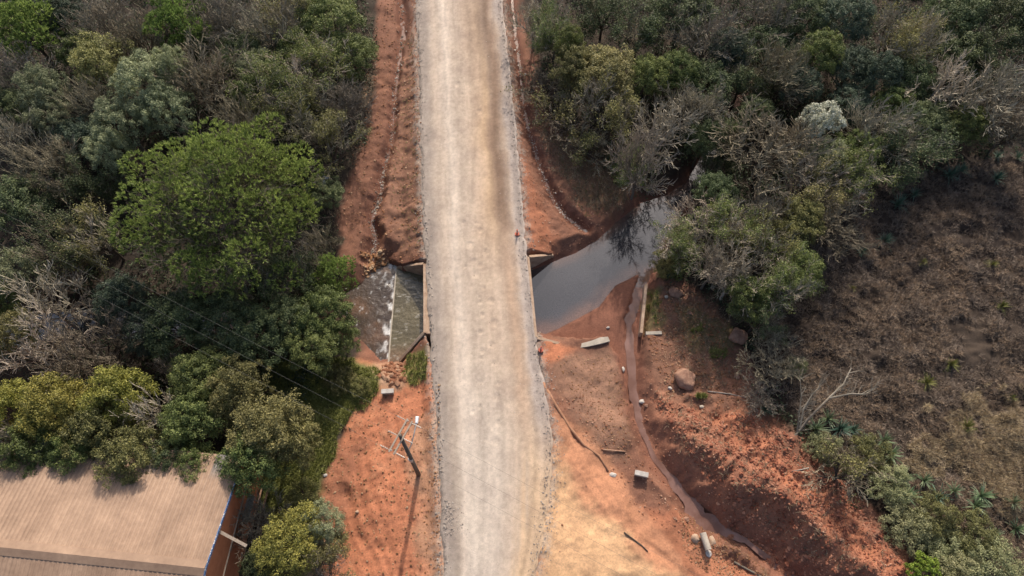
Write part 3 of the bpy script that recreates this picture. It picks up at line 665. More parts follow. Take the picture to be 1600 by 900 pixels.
# road marker posts
M['redpaint'] = simple_mat('faded_red', (.42, .10, .06), (.55, .16, .10), 6, .6, .1)
M['pinkpaint'] = simple_mat('faded_white', (.55, .42, .38), (.66, .55, .5), 6, .6, .1)
def marker(px, py, label):
    x_, y_ = P(px, py, .05); z_ = 0.03
    root = tag(empty('marker_post', (x_, y_, z_)), label, 'marker post', 'red marker posts at the road edge')
    m = MB(); m.tube([(0, 0, -.1), (0, 0, .12), (0, 0, .12), (0, 0, .9)], [.24, .24, .09, .07], 12); m.build('post', M['redpaint'], root)
    m = MB(); m.tube([(0, 0, .45), (0, 0, .62)], .095, 12); m.build('band', M['pinkpaint'], root)
marker(808, 366, 'small red marker post on the right road edge just above the culvert')
marker(845, 547, 'small red marker post on the right road edge just below the culvert')

# ------------------------------------------------------------------ loose stones and clods (nobody could count them)
def scatter_rocks(name, n, sampler, smin, smax, mat, label, seed, hz=.6):
    r = np.random.default_rng(seed); XY = sampler(r, n); n = len(XY)
    s = smin*(smax/smin)**(r.random(n)**2.2)
    Z = height(XY[:, 0], XY[:, 1])
    rd = (poly_sd(road_poly, XY[:, 0], XY[:, 1]) < -.15); Z = np.where(rd, .06, Z)
    nv = len(ICO1); ang = r.random(n)*6.28; sc = np.stack([s*r.uniform(.7, 1.3, n), s*r.uniform(.7, 1.3, n), s*hz*r.uniform(.7, 1.2, n)], 1)/2
    V = ICO1[None]*(1+r.normal(0, .16, (n, nv, 1)))*sc[:, None, :]
    c, si = np.cos(ang)[:, None], np.sin(ang)[:, None]
    X = V[..., 0]*c-V[..., 1]*si+XY[:, 0:1]; Y = V[..., 0]*si+V[..., 1]*c+XY[:, 1:2]; Zz = V[..., 2]+Z[:, None]+sc[:, 2:3]*.5
    F_ = (ICO1F[None]+(np.arange(n)*nv)[:, None, None]).reshape(-1, 3)
    return tag(mesh_np(name, np.stack([X, Y, Zz], -1).reshape(-1, 3), F_, mat), label, kind='stuff')
def in_poly(px, z=-1., soft=0, skip=None):
    poly = PW(px, z)
    def f(r, n):
        lo, hi = poly.min(0), poly.max(0); q = r.uniform(lo, hi, (n*4, 2))
        if skip is not None: q = q[(poly_sd(PW(skip, -.3), q[:, 0], q[:, 1]) > 0) | (r.random(len(q)) < .04)]
        return q[poly_sd(poly, q[:, 0], q[:, 1]) < soft][:n]
    return f
def road_edges(r, n):
    yy = r.uniform(2, 80, n); side = r.random(n) < .5
    xx = np.where(side, xl_at(yy)+r.normal(.0, .32, n), xr_at(yy)+r.normal(.1, .42, n)); q = np.stack([xx, yy], 1)
    return q[poly_sd(CULV, q[:, 0], q[:, 1]) > -9]
scatter_rocks('gravel', 9000, road_edges, .04, .15, M['gravel'], 'grey gravel stones along both road edges', 101)
def road_top(r, n):
    yy = r.uniform(2, 75, n); t = r.random(n)**.6; t = np.where(r.random(n) < .5, t/2, 1-t/2); t = .5+(t-.5)*.96
    return np.stack([xl_at(yy)*(1-t)+xr_at(yy)*t, yy], 1)
scatter_rocks('gravel', 5000, road_top, .03, .09, M['gravel'], 'fine loose stones on the gravel road', 102)
scatter_rocks('gravel', 200, in_poly([(693, 782), (728, 784), (722, 840), (694, 838)], 0), .05, .16, M['gravel'], 'patch of grey stones on the left lower road edge', 103)
scatter_rocks('rubble', 240, in_poly([(596, 568), (625, 562), (640, 598), (618, 608), (590, 590)], -1.6), .12, .6, M['clods'], 'pile of broken tan rubble below the culvert apron', 104)
scatter_rocks('rubble', 420, in_poly([(566, 400), (600, 392), (613, 420), (612, 432), (575, 450)], -2.7), .1, .5, M['clods'], 'brown stones heaped where the left ditch joins the stream', 105)
scatter_rocks('soil_clods', 2600, in_poly([(556, 600), (690, 600), (690, 905), (510, 905), (495, 770)], -.6), .04, .2, M['clods'], 'loose orange clods on the lower left soil pad', 106)
scatter_rocks('soil_clods', 5500, in_poly([(855, 600), (1000, 640), (1020, 520), (1110, 480), (1190, 640), (1330, 770), (1430, 905), (870, 905)], -.8, 0, [(850, 600), (900, 660), (990, 790), (1090, 860), (1180, 910), (840, 920)]), .04, .2, M['clods'], 'loose clods and stones on the lower right soil', 107)
scatter_rocks('rubble', 1500, in_poly([(1040, 440), (1110, 470), (1160, 560), (1150, 640), (1040, 620), (1010, 540)], -1.3), .05, .3, M['clods'], 'loose brown rubble around the big rounded boulder', 117)
scatter_rocks('soil_clods', 1300, in_poly([(865, 560), (960, 550), (985, 640), (985, 720), (930, 700)], -1.4), .04, .16, M['clods'], 'small clods on the brown patch below the broken slab', 118)
scatter_rocks('pebbles', 1500, in_poly([(1110, 850), (1060, 800), (1090, 860), (1200, 930), (1140, 860)], -1.4, 1.2), .05, .18, M['clods'], 'pale pebbles on the channel bank', 108)
scatter_rocks('soil_clods', 6000, in_poly([(1020, 610), (1110, 640), (1200, 650), (1330, 770), (1430, 905), (1250, 905), (1140, 800)], .4), .06, .34, M['redclods'], 'coarse clods on the spoil mound', 115)
scatter_rocks('soil_clods', 3500, in_poly([(595, 0), (655, 0), (664, 410), (560, 420), (535, 330)], -1.), .05, .22, M['clods'], 'loose clods on the left ditch banks', 109)
scatter_rocks('soil_clods', 1800, in_poly([(800, 100), (850, 180), (960, 280), (940, 370), (840, 400)], -1.3), .05, .18, M['clods'], 'loose clods on the right ditch banks', 110)
def along(dl, w):
    pts = np.array(dl[0])
    def f(r, n):
        i = r.integers(0, len(pts)-1, n); t = r.random(n)[:, None]; return pts[i]*(1-t)+pts[i+1]*t+r.normal(0, w, (n, 2))
    return f
scatter_rocks('gravel', 1100, along(ditch_L, .22), .05, .24, M['gravel'], 'pale wet stones in the left roadside ditch', 112)
scatter_rocks('gravel', 800, along(ditch_R, .16), .05, .2, M['gravel'], 'pale wet stones in the right roadside ditch', 113)
scatter_rocks('rubble', 300, in_poly([(560, 450), (612, 430), (612, 560), (580, 545)], -2.8), .08, .4, M['rock'], 'dark stones breaking the rapids', 111, .8)

# ------------------------------------------------------------------ blades and twigs
def blades(base, n_each, length, width, spread, rng, droop=.35, seg=2):
    """base (m,3): tufts of narrow curved blades"""
    m_ = len(base); n = m_*n_each
    b = np.repeat(base, n_each, 0)
    ph = rng.random(n)*2*np.pi; th = np.abs(rng.normal(0, spread, n)).clip(0, 1.45)
    L = length*rng.uniform(.55, 1.15, n) if np.isscalar(length) else np.repeat(length, n_each)*rng.uniform(.55, 1.15, n)
    d = np.stack([np.sin(th)*np.cos(ph), np.sin(th)*np.sin(ph), np.cos(th)], 1)
    side = np.stack([-np.sin(ph), np.cos(ph), 0*ph], 1)*(width/2)
    rows = []
    for k in range(seg+1):
        t = k/seg; p = b+d*(L*t)[:, None]; p[:, 2] -= droop*L*t*t*np.sin(th); w = side*(1-t*.85)
        rows += [p-w, p+w]
    V = np.stack(rows, 1).reshape(-1, 3); st = (seg+1)*2
    o = (np.arange(n)*st)[:, None]
    F_ = np.concatenate([o+np.array([[2*k, 2*k+1, 2*k+3, 2*k+2]]) for k in range(seg)])
    return V, F_
def in_region(px, n, rng, z=-1., soft=0., nz=0):
    poly = PW(px, z); lo, hi = poly.min(0), poly.max(0); q = rng.uniform(lo, hi, (int(n*2.5), 2))
    sdv = poly_sd(poly, q[:, 0], q[:, 1])+(fbm(q[:, 0], q[:, 1], 2, 3, 3)*nz if nz else 0)
    q = q[sdv < soft][:n]; return q
def on_ground(q, dz=0): return np.column_stack([q, height(q[:, 0], q[:, 1])+dz])
rng = np.random.default_rng(77)
q = in_region(MARSH, 26000, rng); k = fbm(q[:, 0], q[:, 1], 1.5, 3, 201) > -.3
V1, F1 = blades(on_ground(q[k]), 9, .55, .034, .95, rng)
tag(mesh_np('marsh_grass', V1, F1, M['marsh']), 'dark brown dead marsh grass on the right side', kind='stuff')
q = in_region(MARSH, 20000, rng); nq = fbm(q[:, 0], q[:, 1], 2.6, 3, 203)-(.45-.014*(50-q[:, 1])); k = nq > -.12
V1, F1 = blades(on_ground(q[k], .1), 8, .5, .034, .95, rng)
tag(mesh_np('straw_grass', V1, F1, M['straw']), 'pale straw tufts mixed through the dark marsh', kind='stuff')
q = in_region([(1370, 640), (1620, 600), (1620, 820), (1540, 770), (1430, 720)], 5000, rng, -.8, 0, 3.)
k = fbm(q[:, 0], q[:, 1], 2., 3, 207) > -.1
V1, F1 = blades(on_ground(q[k], .15), 9, .55, .034, .9, rng)
tag(mesh_np('straw_grass', V1, F1, M['straw']), 'straw coloured grass in the lower part of the marsh', kind='stuff')
gp = []
for px, n, z in (([(500, 560), (575, 568), (592, 603), (548, 642), (522, 700), (500, 785), (405, 800), (405, 560)], 5200, -1.1), ([(640, 562), (668, 545), (668, 590), (640, 608), (628, 590)], 190, -1),
                 ([(1014, 445), (1038, 445), (1034, 512), (1016, 515)], 70, -1.5), ([(1080, 500), (1100, 500), (1100, 520), (1080, 520)], 50, -1.3), ([(1110, 545), (1135, 545), (1135, 560), (1110, 560)], 60, -1.3),
                 ([(1088, 612), (1102, 612), (1102, 624), (1088, 624)], 40, -1.1), ([(1030, 400), (1060, 395), (1060, 440), (1034, 440)], 250, -1.6), ([(955, 240), (1000, 260), (985, 290), (950, 275)], 160, -1.5)):
    gp.append(in_region(px, n, rng, z, .1, 1.6))
V1, F1 = blades(on_ground(np.vstack(gp)), 14, .42, .045, .7, rng)
tag(mesh_np('grass', V1, F1, M['grass']), 'green grass on the verge and banks', kind='stuff')
q = np.vstack([in_region([(625, 60), (655, 60), (662, 390), (630, 380), (608, 320), (618, 230)], 260, rng, -1, 0, 2.), in_region([(860, 150), (930, 230), (990, 300), (940, 340), (880, 290)], 420, rng, -1.3, 0, 2.), in_region([(1030, 450), (1160, 500), (1180, 600), (1080, 560)], 160, rng, -1.3, 0, 2.)])
V1, F1 = blades(on_ground(q), 10, .22, .03, 1.0, rng)
tag(mesh_np('weeds', V1, F1, M['leaf_olive']), 'small olive weeds sprouting on the bare banks', kind='stuff')
# dry brush on banks
q = np.vstack([in_region([(840, 180), (905, 215), (985, 280), (975, 325), (900, 310), (862, 250)], 900, rng, -1.2, .3, 1.), in_region([(1020, 600), (1180, 640), (1420, 890), (1300, 890), (1060, 700)], 450, rng, .2),
               in_region([(1030, 440), (1130, 470), (1180, 620), (1050, 600)], 420, rng, -1.3), in_region([(555, 30), (592, 60), (580, 200), (540, 290), (520, 400), (500, 300)], 700, rng, -1)])
V1, F1 = blades(on_ground(q), 5, .6, .035, 1.2, rng, .2)
tag(mesh_np('dry_litter', V1, F1, M['straw']), 'dry stalks and twigs littering the soil banks', kind='stuff')

# ------------------------------------------------------------------ trees
def segs_to_tubes(S, sides):
    """S (n,8): p0,p1,r0,r1"""
    n = len(S); p0, p1, r0, r1 = S[:, :3], S[:, 3:6], S[:, 6], S[:, 7]
    d = p1-p0; d /= np.linalg.norm(d, axis=1)[:, None]+1e-9
    ref = np.where(np.abs(d[:, 2:3]) > .9, np.array([[1., 0, 0]]), np.array([[0, 0, 1.]]))
    u_ = np.cross(d, ref); u_ /= np.linalg.norm(u_, axis=1)[:, None]+1e-9; v_ = np.cross(d, u_)
    a = 2*np.pi*np.arange(sides)/sides
    ring = u_[:, None]*np.cos(a)[None, :, None]+v_[:, None]*np.sin(a)[None, :, None]
    V = np.concatenate([p0[:, None]+ring*r0[:, None, None], p1[:, None]+ring*r1[:, None, None]], 1).reshape(-1, 3)
    j = np.arange(sides); f = np.stack([j, (j+1) % sides, sides+(j+1) % sides, sides+j], 1)
    return V, (f[None]+(np.arange(n)*2*sides)[:, None, None]).reshape(-1, 4)
def skeleton(seed, Ht, R, limbs=6, kids=(5, 5, 4), trunk=.28, spread=1.0, up=.35, r0=.17, curl=.28):
    rd = random.Random(seed); S = []; tips = []
    def grow(p, d, L, r, lev):
        n = 4 if lev <= 1 else (3 if lev == 2 else 2); pts = [p]; q = p; dd = d
        for i in range(n):
            dd = (dd+Vector((rd.uniform(-1, 1), rd.uniform(-1, 1), rd.uniform(-.6, .9)))*curl+Vector((0, 0, up*.25))).normalized()
            q2 = q+dd*(L/n); ra = r*(1-.6*i/n); rb = r*(1-.6*(i+1)/n)
            S.append((*q, *q2, ra, rb, lev)); q = q2; pts.append(q)
        if lev > len(kids): tips.append(q); return
        nk = kids[lev-1]
        for k in range(nk):
            t = .25+.75*(k+rd.random())/nk; j = min(n-1, int(t*n)); fr = t*n-j
            a = pts[j].lerp(pts[j+1], min(1, fr))
            ax = (pts[j+1]-pts[j]).normalized()
            perp = ax.cross(Vector((rd.gauss(0, 1), rd.gauss(0, 1), rd.gauss(0, 1)))).normalized()
            nd = (ax*rd.uniform(.75, 1.2)+perp*rd.uniform(.5, .95)).normalized()
            grow(a, nd, L*rd.uniform(.42, .66), max(.012, r*(1-.6*t)*.55), lev+1)
    p = Vector((0, 0, -.4)); th = Ht*trunk; q = Vector((rd.uniform(-.2, .2), rd.uniform(-.2, .2), th))
    mid = p.lerp(q, .5)+Vector((rd.uniform(-.15, .15), rd.uniform(-.15, .15), 0))
    S.append((*p, *mid, r0*1.25, r0, 0)); S.append((*mid, *q, r0, r0*.85, 0))
    for k in range(limbs):
        az = 2*math.pi*(k+rd.uniform(-.3, .3))/limbs; el = rd.uniform(.35, 1.25) if k else .05
        d = Vector((math.cos(az)*math.sin(el)*spread, math.sin(az)*math.sin(el)*spread, math.cos(el)))
        grow(q-Vector((0, 0, rd.uniform(0, th*.3))), d.normalized(), Ht*.5, r0*.55, 1)
    S = np.array(S, float); T = np.array([tuple(t) for t in tips])
    rad = np.percentile(np.hypot(T[:, 0], T[:, 1]), 93); zm = np.percentile(T[:, 2], 98)
    fx = R/rad; fz = (Ht-th)/(zm-th)
    for c in (0, 1, 3, 4): S[:, c] *= fx
    for c in (2, 5): S[:, c] = np.where(S[:, c] > th, th+(S[:, c]-th)*fz, S[:, c])
    T[:, :2] *= fx; T[:, 2] = np.where(T[:, 2] > th, th+(T[:, 2]-th)*fz, T[:, 2])
    return S, T
def leaf_quads(Cc, N, size, rng, aspect=.6, jit=.75):
    n = len(Cc); nn = N+rng.normal(0, jit, (n, 3)); nn /= np.linalg.norm(nn, axis=1)[:, None]+1e-9
    a = np.cross(nn, rng.normal(size=(n, 3))); a /= np.linalg.norm(a, axis=1)[:, None]+1e-9; b = np.cross(nn, a)
    s = (size*rng.uniform(.6, 1.35, n))[:, None]/2
    V = np.stack([Cc-a*s, Cc-b*s*aspect, Cc+a*s, Cc+b*s*aspect], 1).reshape(-1, 3)
    return V, np.arange(4*n).reshape(-1, 4)
def lobe_crown(seed, Ht, R, lobes, subs, leaves, size, trunk=.35, flat=.8, lr=(.26, .42), sub_r=.13, gap=.0):
    rg = np.random.default_rng(seed); Cs, Ns = [], []
    zc = Ht*trunk+(Ht*(1-trunk))*.38; hz = Ht-zc
    for i in range(lobes):
        zv = 1-1.3*(i+.5)/lobes+rg.uniform(-.08, .08); zv = min(.97, zv); rr = math.sqrt(1-zv*zv); az = i*2.39996+rg.uniform(-.35, .35)
        lrad = R*rg.uniform(*lr); k_ = rg.uniform(.72, 1.0)
        c = np.array((rr*(R-lrad*.8)*math.cos(az)*k_, rr*(R-lrad*.8)*math.sin(az)*k_, zc+(hz-lrad*flat*.9)*zv*k_))
        for j in range(subs):
            v = rg.normal(size=3); v[2] = abs(v[2])*1.1-.25; v /= np.linalg.norm(v)
            sc = c+v*lrad*np.array((1, 1, flat))*rg.uniform(.7, 1.0); sr = R*sub_r*rg.uniform(.7, 1.35)
            w = rg.normal(size=(leaves, 3)); w /= np.linalg.norm(w, axis=1)[:, None]; w[:, 2] = np.where(w[:, 2] < -.3, -w[:, 2], w[:, 2])
            Cs.append(sc+w*sr*rg.uniform(.45, 1.05, (leaves, 1))); Ns.append(w*.7+np.array((0, 0, .5))+v*.3)
    return leaf_quads(np.concatenate(Cs), np.concatenate(Ns), size, rg)
def tuft_crown(seed, Ht, R, lobes, tufts, blades_n, L, w, trunk=.35, lr=(.2, .3)):
    rg = np.random.default_rng(seed); pos, dirs = [], []
    zc = Ht*trunk+(Ht*(1-trunk))*.3; hz = Ht-zc
    for i in range(lobes):
        zv = 1-1.35*(i+.5)/lobes+rg.uniform(-.06, .06); zv = min(.97, zv); rr = math.sqrt(1-zv*zv); az = i*2.39996+rg.uniform(-.4, .4)
        lrad = R*rg.uniform(*lr); k_ = rg.uniform(.6, 1.04)*(1 if R < 8 else .93+.11*math.sin(3*az+1)+.07*math.sin(7*az))
        if R > 8 and rg.random() < .14: continue
        c = np.array((rr*(R-lrad)*math.cos(az)*k_, rr*(R-lrad)*math.sin(az)*k_, zc+(hz-lrad*.7)*zv*k_))
        v = rg.normal(size=(tufts, 3)); v[:, 2] = np.abs(v[:, 2])-.2; v /= np.linalg.norm(v, axis=1)[:, None]
        pos.append(c+v*lrad*np.array((1.15, 1.15, .5))*rg.uniform(.75, 1.05, (tufts, 1))); dirs.append(v*.6+np.array((0, 0, .8)))
    p = np.repeat(np.concatenate(pos), blades_n, 0); d = np.repeat(np.concatenate(dirs), blades_n, 0)
    n = len(p); d = d+rg.normal(0, .38, (n, 3)); d /= np.linalg.norm(d, axis=1)[:, None]
    s = np.cross(d, rg.normal(size=(n, 3))); s /= np.linalg.norm(s, axis=1)[:, None]
    LL = (L*rg.uniform(.6, 1.2, n))[:, None]; s = s*w/2
    V = np.stack([p-s*.5, p+d*LL*.6-s, p+d*LL, p+d*LL*.6+s], 1).reshape(-1, 3)
    return V, np.arange(4*n).reshape(-1, 4)

def mesh_only(name, V, F_, mat, smooth=False):
    o = mesh_np(name, V, F_, mat, smooth=smooth, link=False); me = o.data; bpy.data.objects.remove(o); return me
KIND = {}     # kind -> list of (trunk mesh, crown mesh, R, H)
def wood(S, lev, mat, name='trunk'):
    a = S[S[:, 8] <= lev]; V, F_ = segs_to_tubes(a, 6); return mesh_only(name, V, F_, mat, True)
def bare_kind(key, seeds, tw, bark, limbs, kids, spread, up, curl, R=4., Ht=8., twr=.026, leafmat=None, leaf_frac=0., leafsize=.2, per=16, trunk=.28):
    KIND[key] = []
    for sdv in seeds:
        S, T = skeleton(sdv, Ht, R, limbs, kids, trunk, spread, up, .17, curl)
        a = S[S[:, 8] >= 2].copy(); a[:, 6] = np.maximum(a[:, 6], twr); a[:, 7] = np.maximum(a[:, 7], twr*.6)
        V, F_ = segs_to_tubes(a, 3); me = mesh_only('crown', V, F_, tw)
        if leafmat:
            rg = np.random.default_rng(sdv+5); me.materials.append(leafmat)
            nz = fbm(T[:, 0]+sdv*3, T[:, 1], 1.6, 2, sdv); order = T[nz > np.quantile(nz, 1-leaf_frac)]
            Cc = np.repeat(order, per, 0)+rg.normal(0, .2, (len(order)*per, 3)); LV, LF = leaf_quads(Cc, np.array((0, 0, .7))[None]*np.ones((len(Cc), 1)), leafsize, rg)
            VV = np.vstack([V, LV]); me2 = mesh_np('crown', VV, [F_, LF+len(V)], None, link=False)
            m2 = me2.data; m2.materials.append(tw); m2.materials.append(leafmat)
            mi = np.zeros(len(F_)+len(LF), np.int32); mi[len(F_):] = 1; m2.polygons.foreach_set("material_index", mi); bpy.data.objects.remove(me2); me = m2
        KIND[key].append((wood(S, 2, bark), me, R, Ht))
bare_kind('bare', (1, 2, 3), M['twig_grey'], M['bark_grey'], 8, (6, 6, 5), 1.0, .35, .25)
bare_kind('bare_brown', (4, 5, 6), M['twig_brown'], M['bark'], 10, (6, 6, 5), 1.0, .55, .2)
bare_kind('bare_pale', (7, 8), M['twig_pale'], M['bark_pale'], 8, (6, 5, 4), 1.3, .15, .36, twr=.032)
bare_kind('twiggy', (9, 10, 11), M['twig_grey'], M['bark'], 8, (5, 5, 5), 1.1, .3, .3, leafmat=M['leaf_olive'], leaf_frac=.5, leafsize=.16, per=14)
bare_kind('twiggy_green', (12, 13), M['twig_pale'], M['bark_grey'], 8, (5, 5, 5), 1.1, .3, .3, leafmat=M['leaf_mid'], leaf_frac=.65, leafsize=.16, per=16)
bare_kind('twiggy_dark', (14, 15), M['twig_brown'], M['bark'], 8, (5, 5, 5), 1.1, .3, .3, leafmat=M['leaf_dark'], leaf_frac=.65, leafsize=.17, per=16)
bare_kind('twiggy_bank', (16, 17), M['twig_brown'], M['bark'], 8, (5, 5, 3), 1.2, .3, .3, R=3., Ht=3.5, twr=.02, leafmat=M['leaf_olive'], leaf_frac=.3, leafsize=.16, per=8, trunk=.12)
def leafy_kind(key, seeds, mat, bark, lobes, subs, leaves, size, R=4., Ht=9., **kw):
    KIND[key] = []
    for sdv in seeds:
        S, T = skeleton(sdv, Ht*.85, R*.8, 6, (4, 3), kw.get('trunk', .35), 1.0, .3, .2, .25)
        V, F_ = lobe_crown(sdv, Ht, R, lobes, subs, leaves, size, **kw)
        KIND[key].append((wood(S, 3, bark), mesh_only('crown', V, F_, mat), R, Ht))
leafy_kind('dark', (21, 22, 23), M['leaf_dark'], M['bark'], 22, 10, 80, .18)
leafy_kind('mid', (24, 25, 26), M['leaf_mid'], M['bark'], 22, 10, 80, .18)
leafy_kind('olive', (27, 28), M['leaf_olive'], M['bark'], 22, 10, 80, .18)
leafy_kind('yellow', (29, 30), M['leaf_yellow'], M['bark'], 22, 10, 80, .18)
leafy_kind('silver', (31, 32), M['leaf_silver'], M['bark_grey'], 20, 11, 85, .15, lr=(.2, .32), sub_r=.11)
leafy_kind('teal', (33, 34), M['leaf_teal'], M['bark'], 22, 10, 80, .18)
leafy_kind('white', (35,), M['leaf_white'], M['bark_pale'], 14, 9, 70, .22, R=3., Ht=7.)
leafy_kind('lime', (36,), M['lime'], M['bark'], 10, 8, 90, .13, R=1.6, Ht=2.6, trunk=.1)
leafy_kind('low_olive', (37, 38), M['leaf_scrub'], M['bark'], 18, 9, 60, .12, R=2.5, Ht=2.6, trunk=.08)
leafy_kind('low_mid', (39, 40), M['leaf_olive'], M['bark'], 18, 9, 60, .12, R=2.5, Ht=2.4, trunk=.08)
KIND['pine'] = []
for sdv in (41, 42):
    S, T = skeleton(sdv, 9, 3.2, 7, (4, 3), .4, 1., .2, .2, .2)
    V, F_ = tuft_crown(sdv, 10, 4, 24, 60, 9, .42, .085); KIND['pine'].append((wood(S, 3, M['bark']), mesh_only('crown', V, F_, M['needles']), 4., 10.))
S, T = skeleton(43, 14, 8.2, 11, (5, 4, 3), .4, 1.2, .15, .34, .22)
V, F_ = tuft_crown(43, 16.5, 9.8, 95, 75, 10, .42, .075, .3, (.11, .2)); V2, F2 = tuft_crown(44, 13.5, 8.8, 50, 40, 8, .5, .08, .3, (.12, .2))
M['needles_dull'] = leaf_mat('dull_pine_needles', (0.06, 0.066, 0.036), (0.144, 0.156, 0.072), (0.288, 0.264, 0.132), .2)
gm_ = mesh_only('crown', np.vstack([V, V2]), np.vstack([F_, F2+len(V)]), M['needles']); gm_.materials.append(M['needles_dull'])
mi = np.zeros(len(F_)+len(F2), np.int32); mi[len(F_):] = 1; gm_.polygons.foreach_set("material_index", mi)
S2, _t = skeleton(45, 15.2, 9.0, 12, (6, 5, 4), .4, 1.2, .15, .34, .22)
KIND['giant'] = [(wood(np.vstack([S, S2]), 4, M['bark_grey']), gm_, 9.6, 16.)]

NAMES = dict(bare=('bare_tree', 'bare tree'), bare_brown=('bare_tree', 'bare tree'), bare_pale=('bare_tree', 'bare tree'), twiggy=('sparse_tree', 'tree'), twiggy_green=('sparse_tree', 'tree'),
             twiggy_dark=('sparse_tree', 'tree'), twiggy_bank=('twiggy_shrub', 'shrub'), dark=('broadleaf_tree', 'tree'), mid=('broadleaf_tree', 'tree'), olive=('broadleaf_tree', 'tree'),
             yellow=('broadleaf_tree', 'tree'), silver=('silver_tree', 'tree'), teal=('broadleaf_tree', 'tree'), white=('flowering_tree', 'tree'), lime=('round_shrub', 'shrub'),
             low_olive=('leafy_shrub', 'shrub'), low_mid=('leafy_shrub', 'shrub'), pine=('pine_tree', 'pine tree'), giant=('pine_tree', 'pine tree'))
treernd = random.Random(5)
def tree(kind, px, py, rpx, h, label, zadd=0):
    """crown centre seen at (px,py) in the photo, crown radius in photo pixels, tree height in metres"""
    g = -1.3; zc = g+h*.66; x_, y_ = P(px, py, zc); g = h1(x_, y_) if abs(x_) < 90 else g; zc = g+h*.66; x_, y_ = P(px, py, zc)
    yn = (450-py)/F; s = (H-zc)/(math.cos(TILT)-yn*math.sin(TILT)); R = rpx*1.13*s/F
    i = treernd.randrange(len(KIND[kind])); tr, cr, R0, H0 = KIND[kind][i]
    nm, cat = NAMES[kind]
    g = max(g, -2.2)
    root = empty(nm, (x_, y_, g), treernd.uniform(0, 6.28)); root.scale = (R/R0*treernd.uniform(.93, 1.07), R/R0*treernd.uniform(.93, 1.07), h/H0)
    tag(root, label, cat, {'bare tree': 'bare trees in the wood', 'pine tree': 'pine trees', 'shrub': 'shrubs on the banks'}.get(cat, 'leafy trees in the wood'))
    for n_, me in (('trunk', tr), ('crown', cr)):
        o = bpy.data.objects.new(n_, me); COL.objects.link(o); o.parent = root
    return root
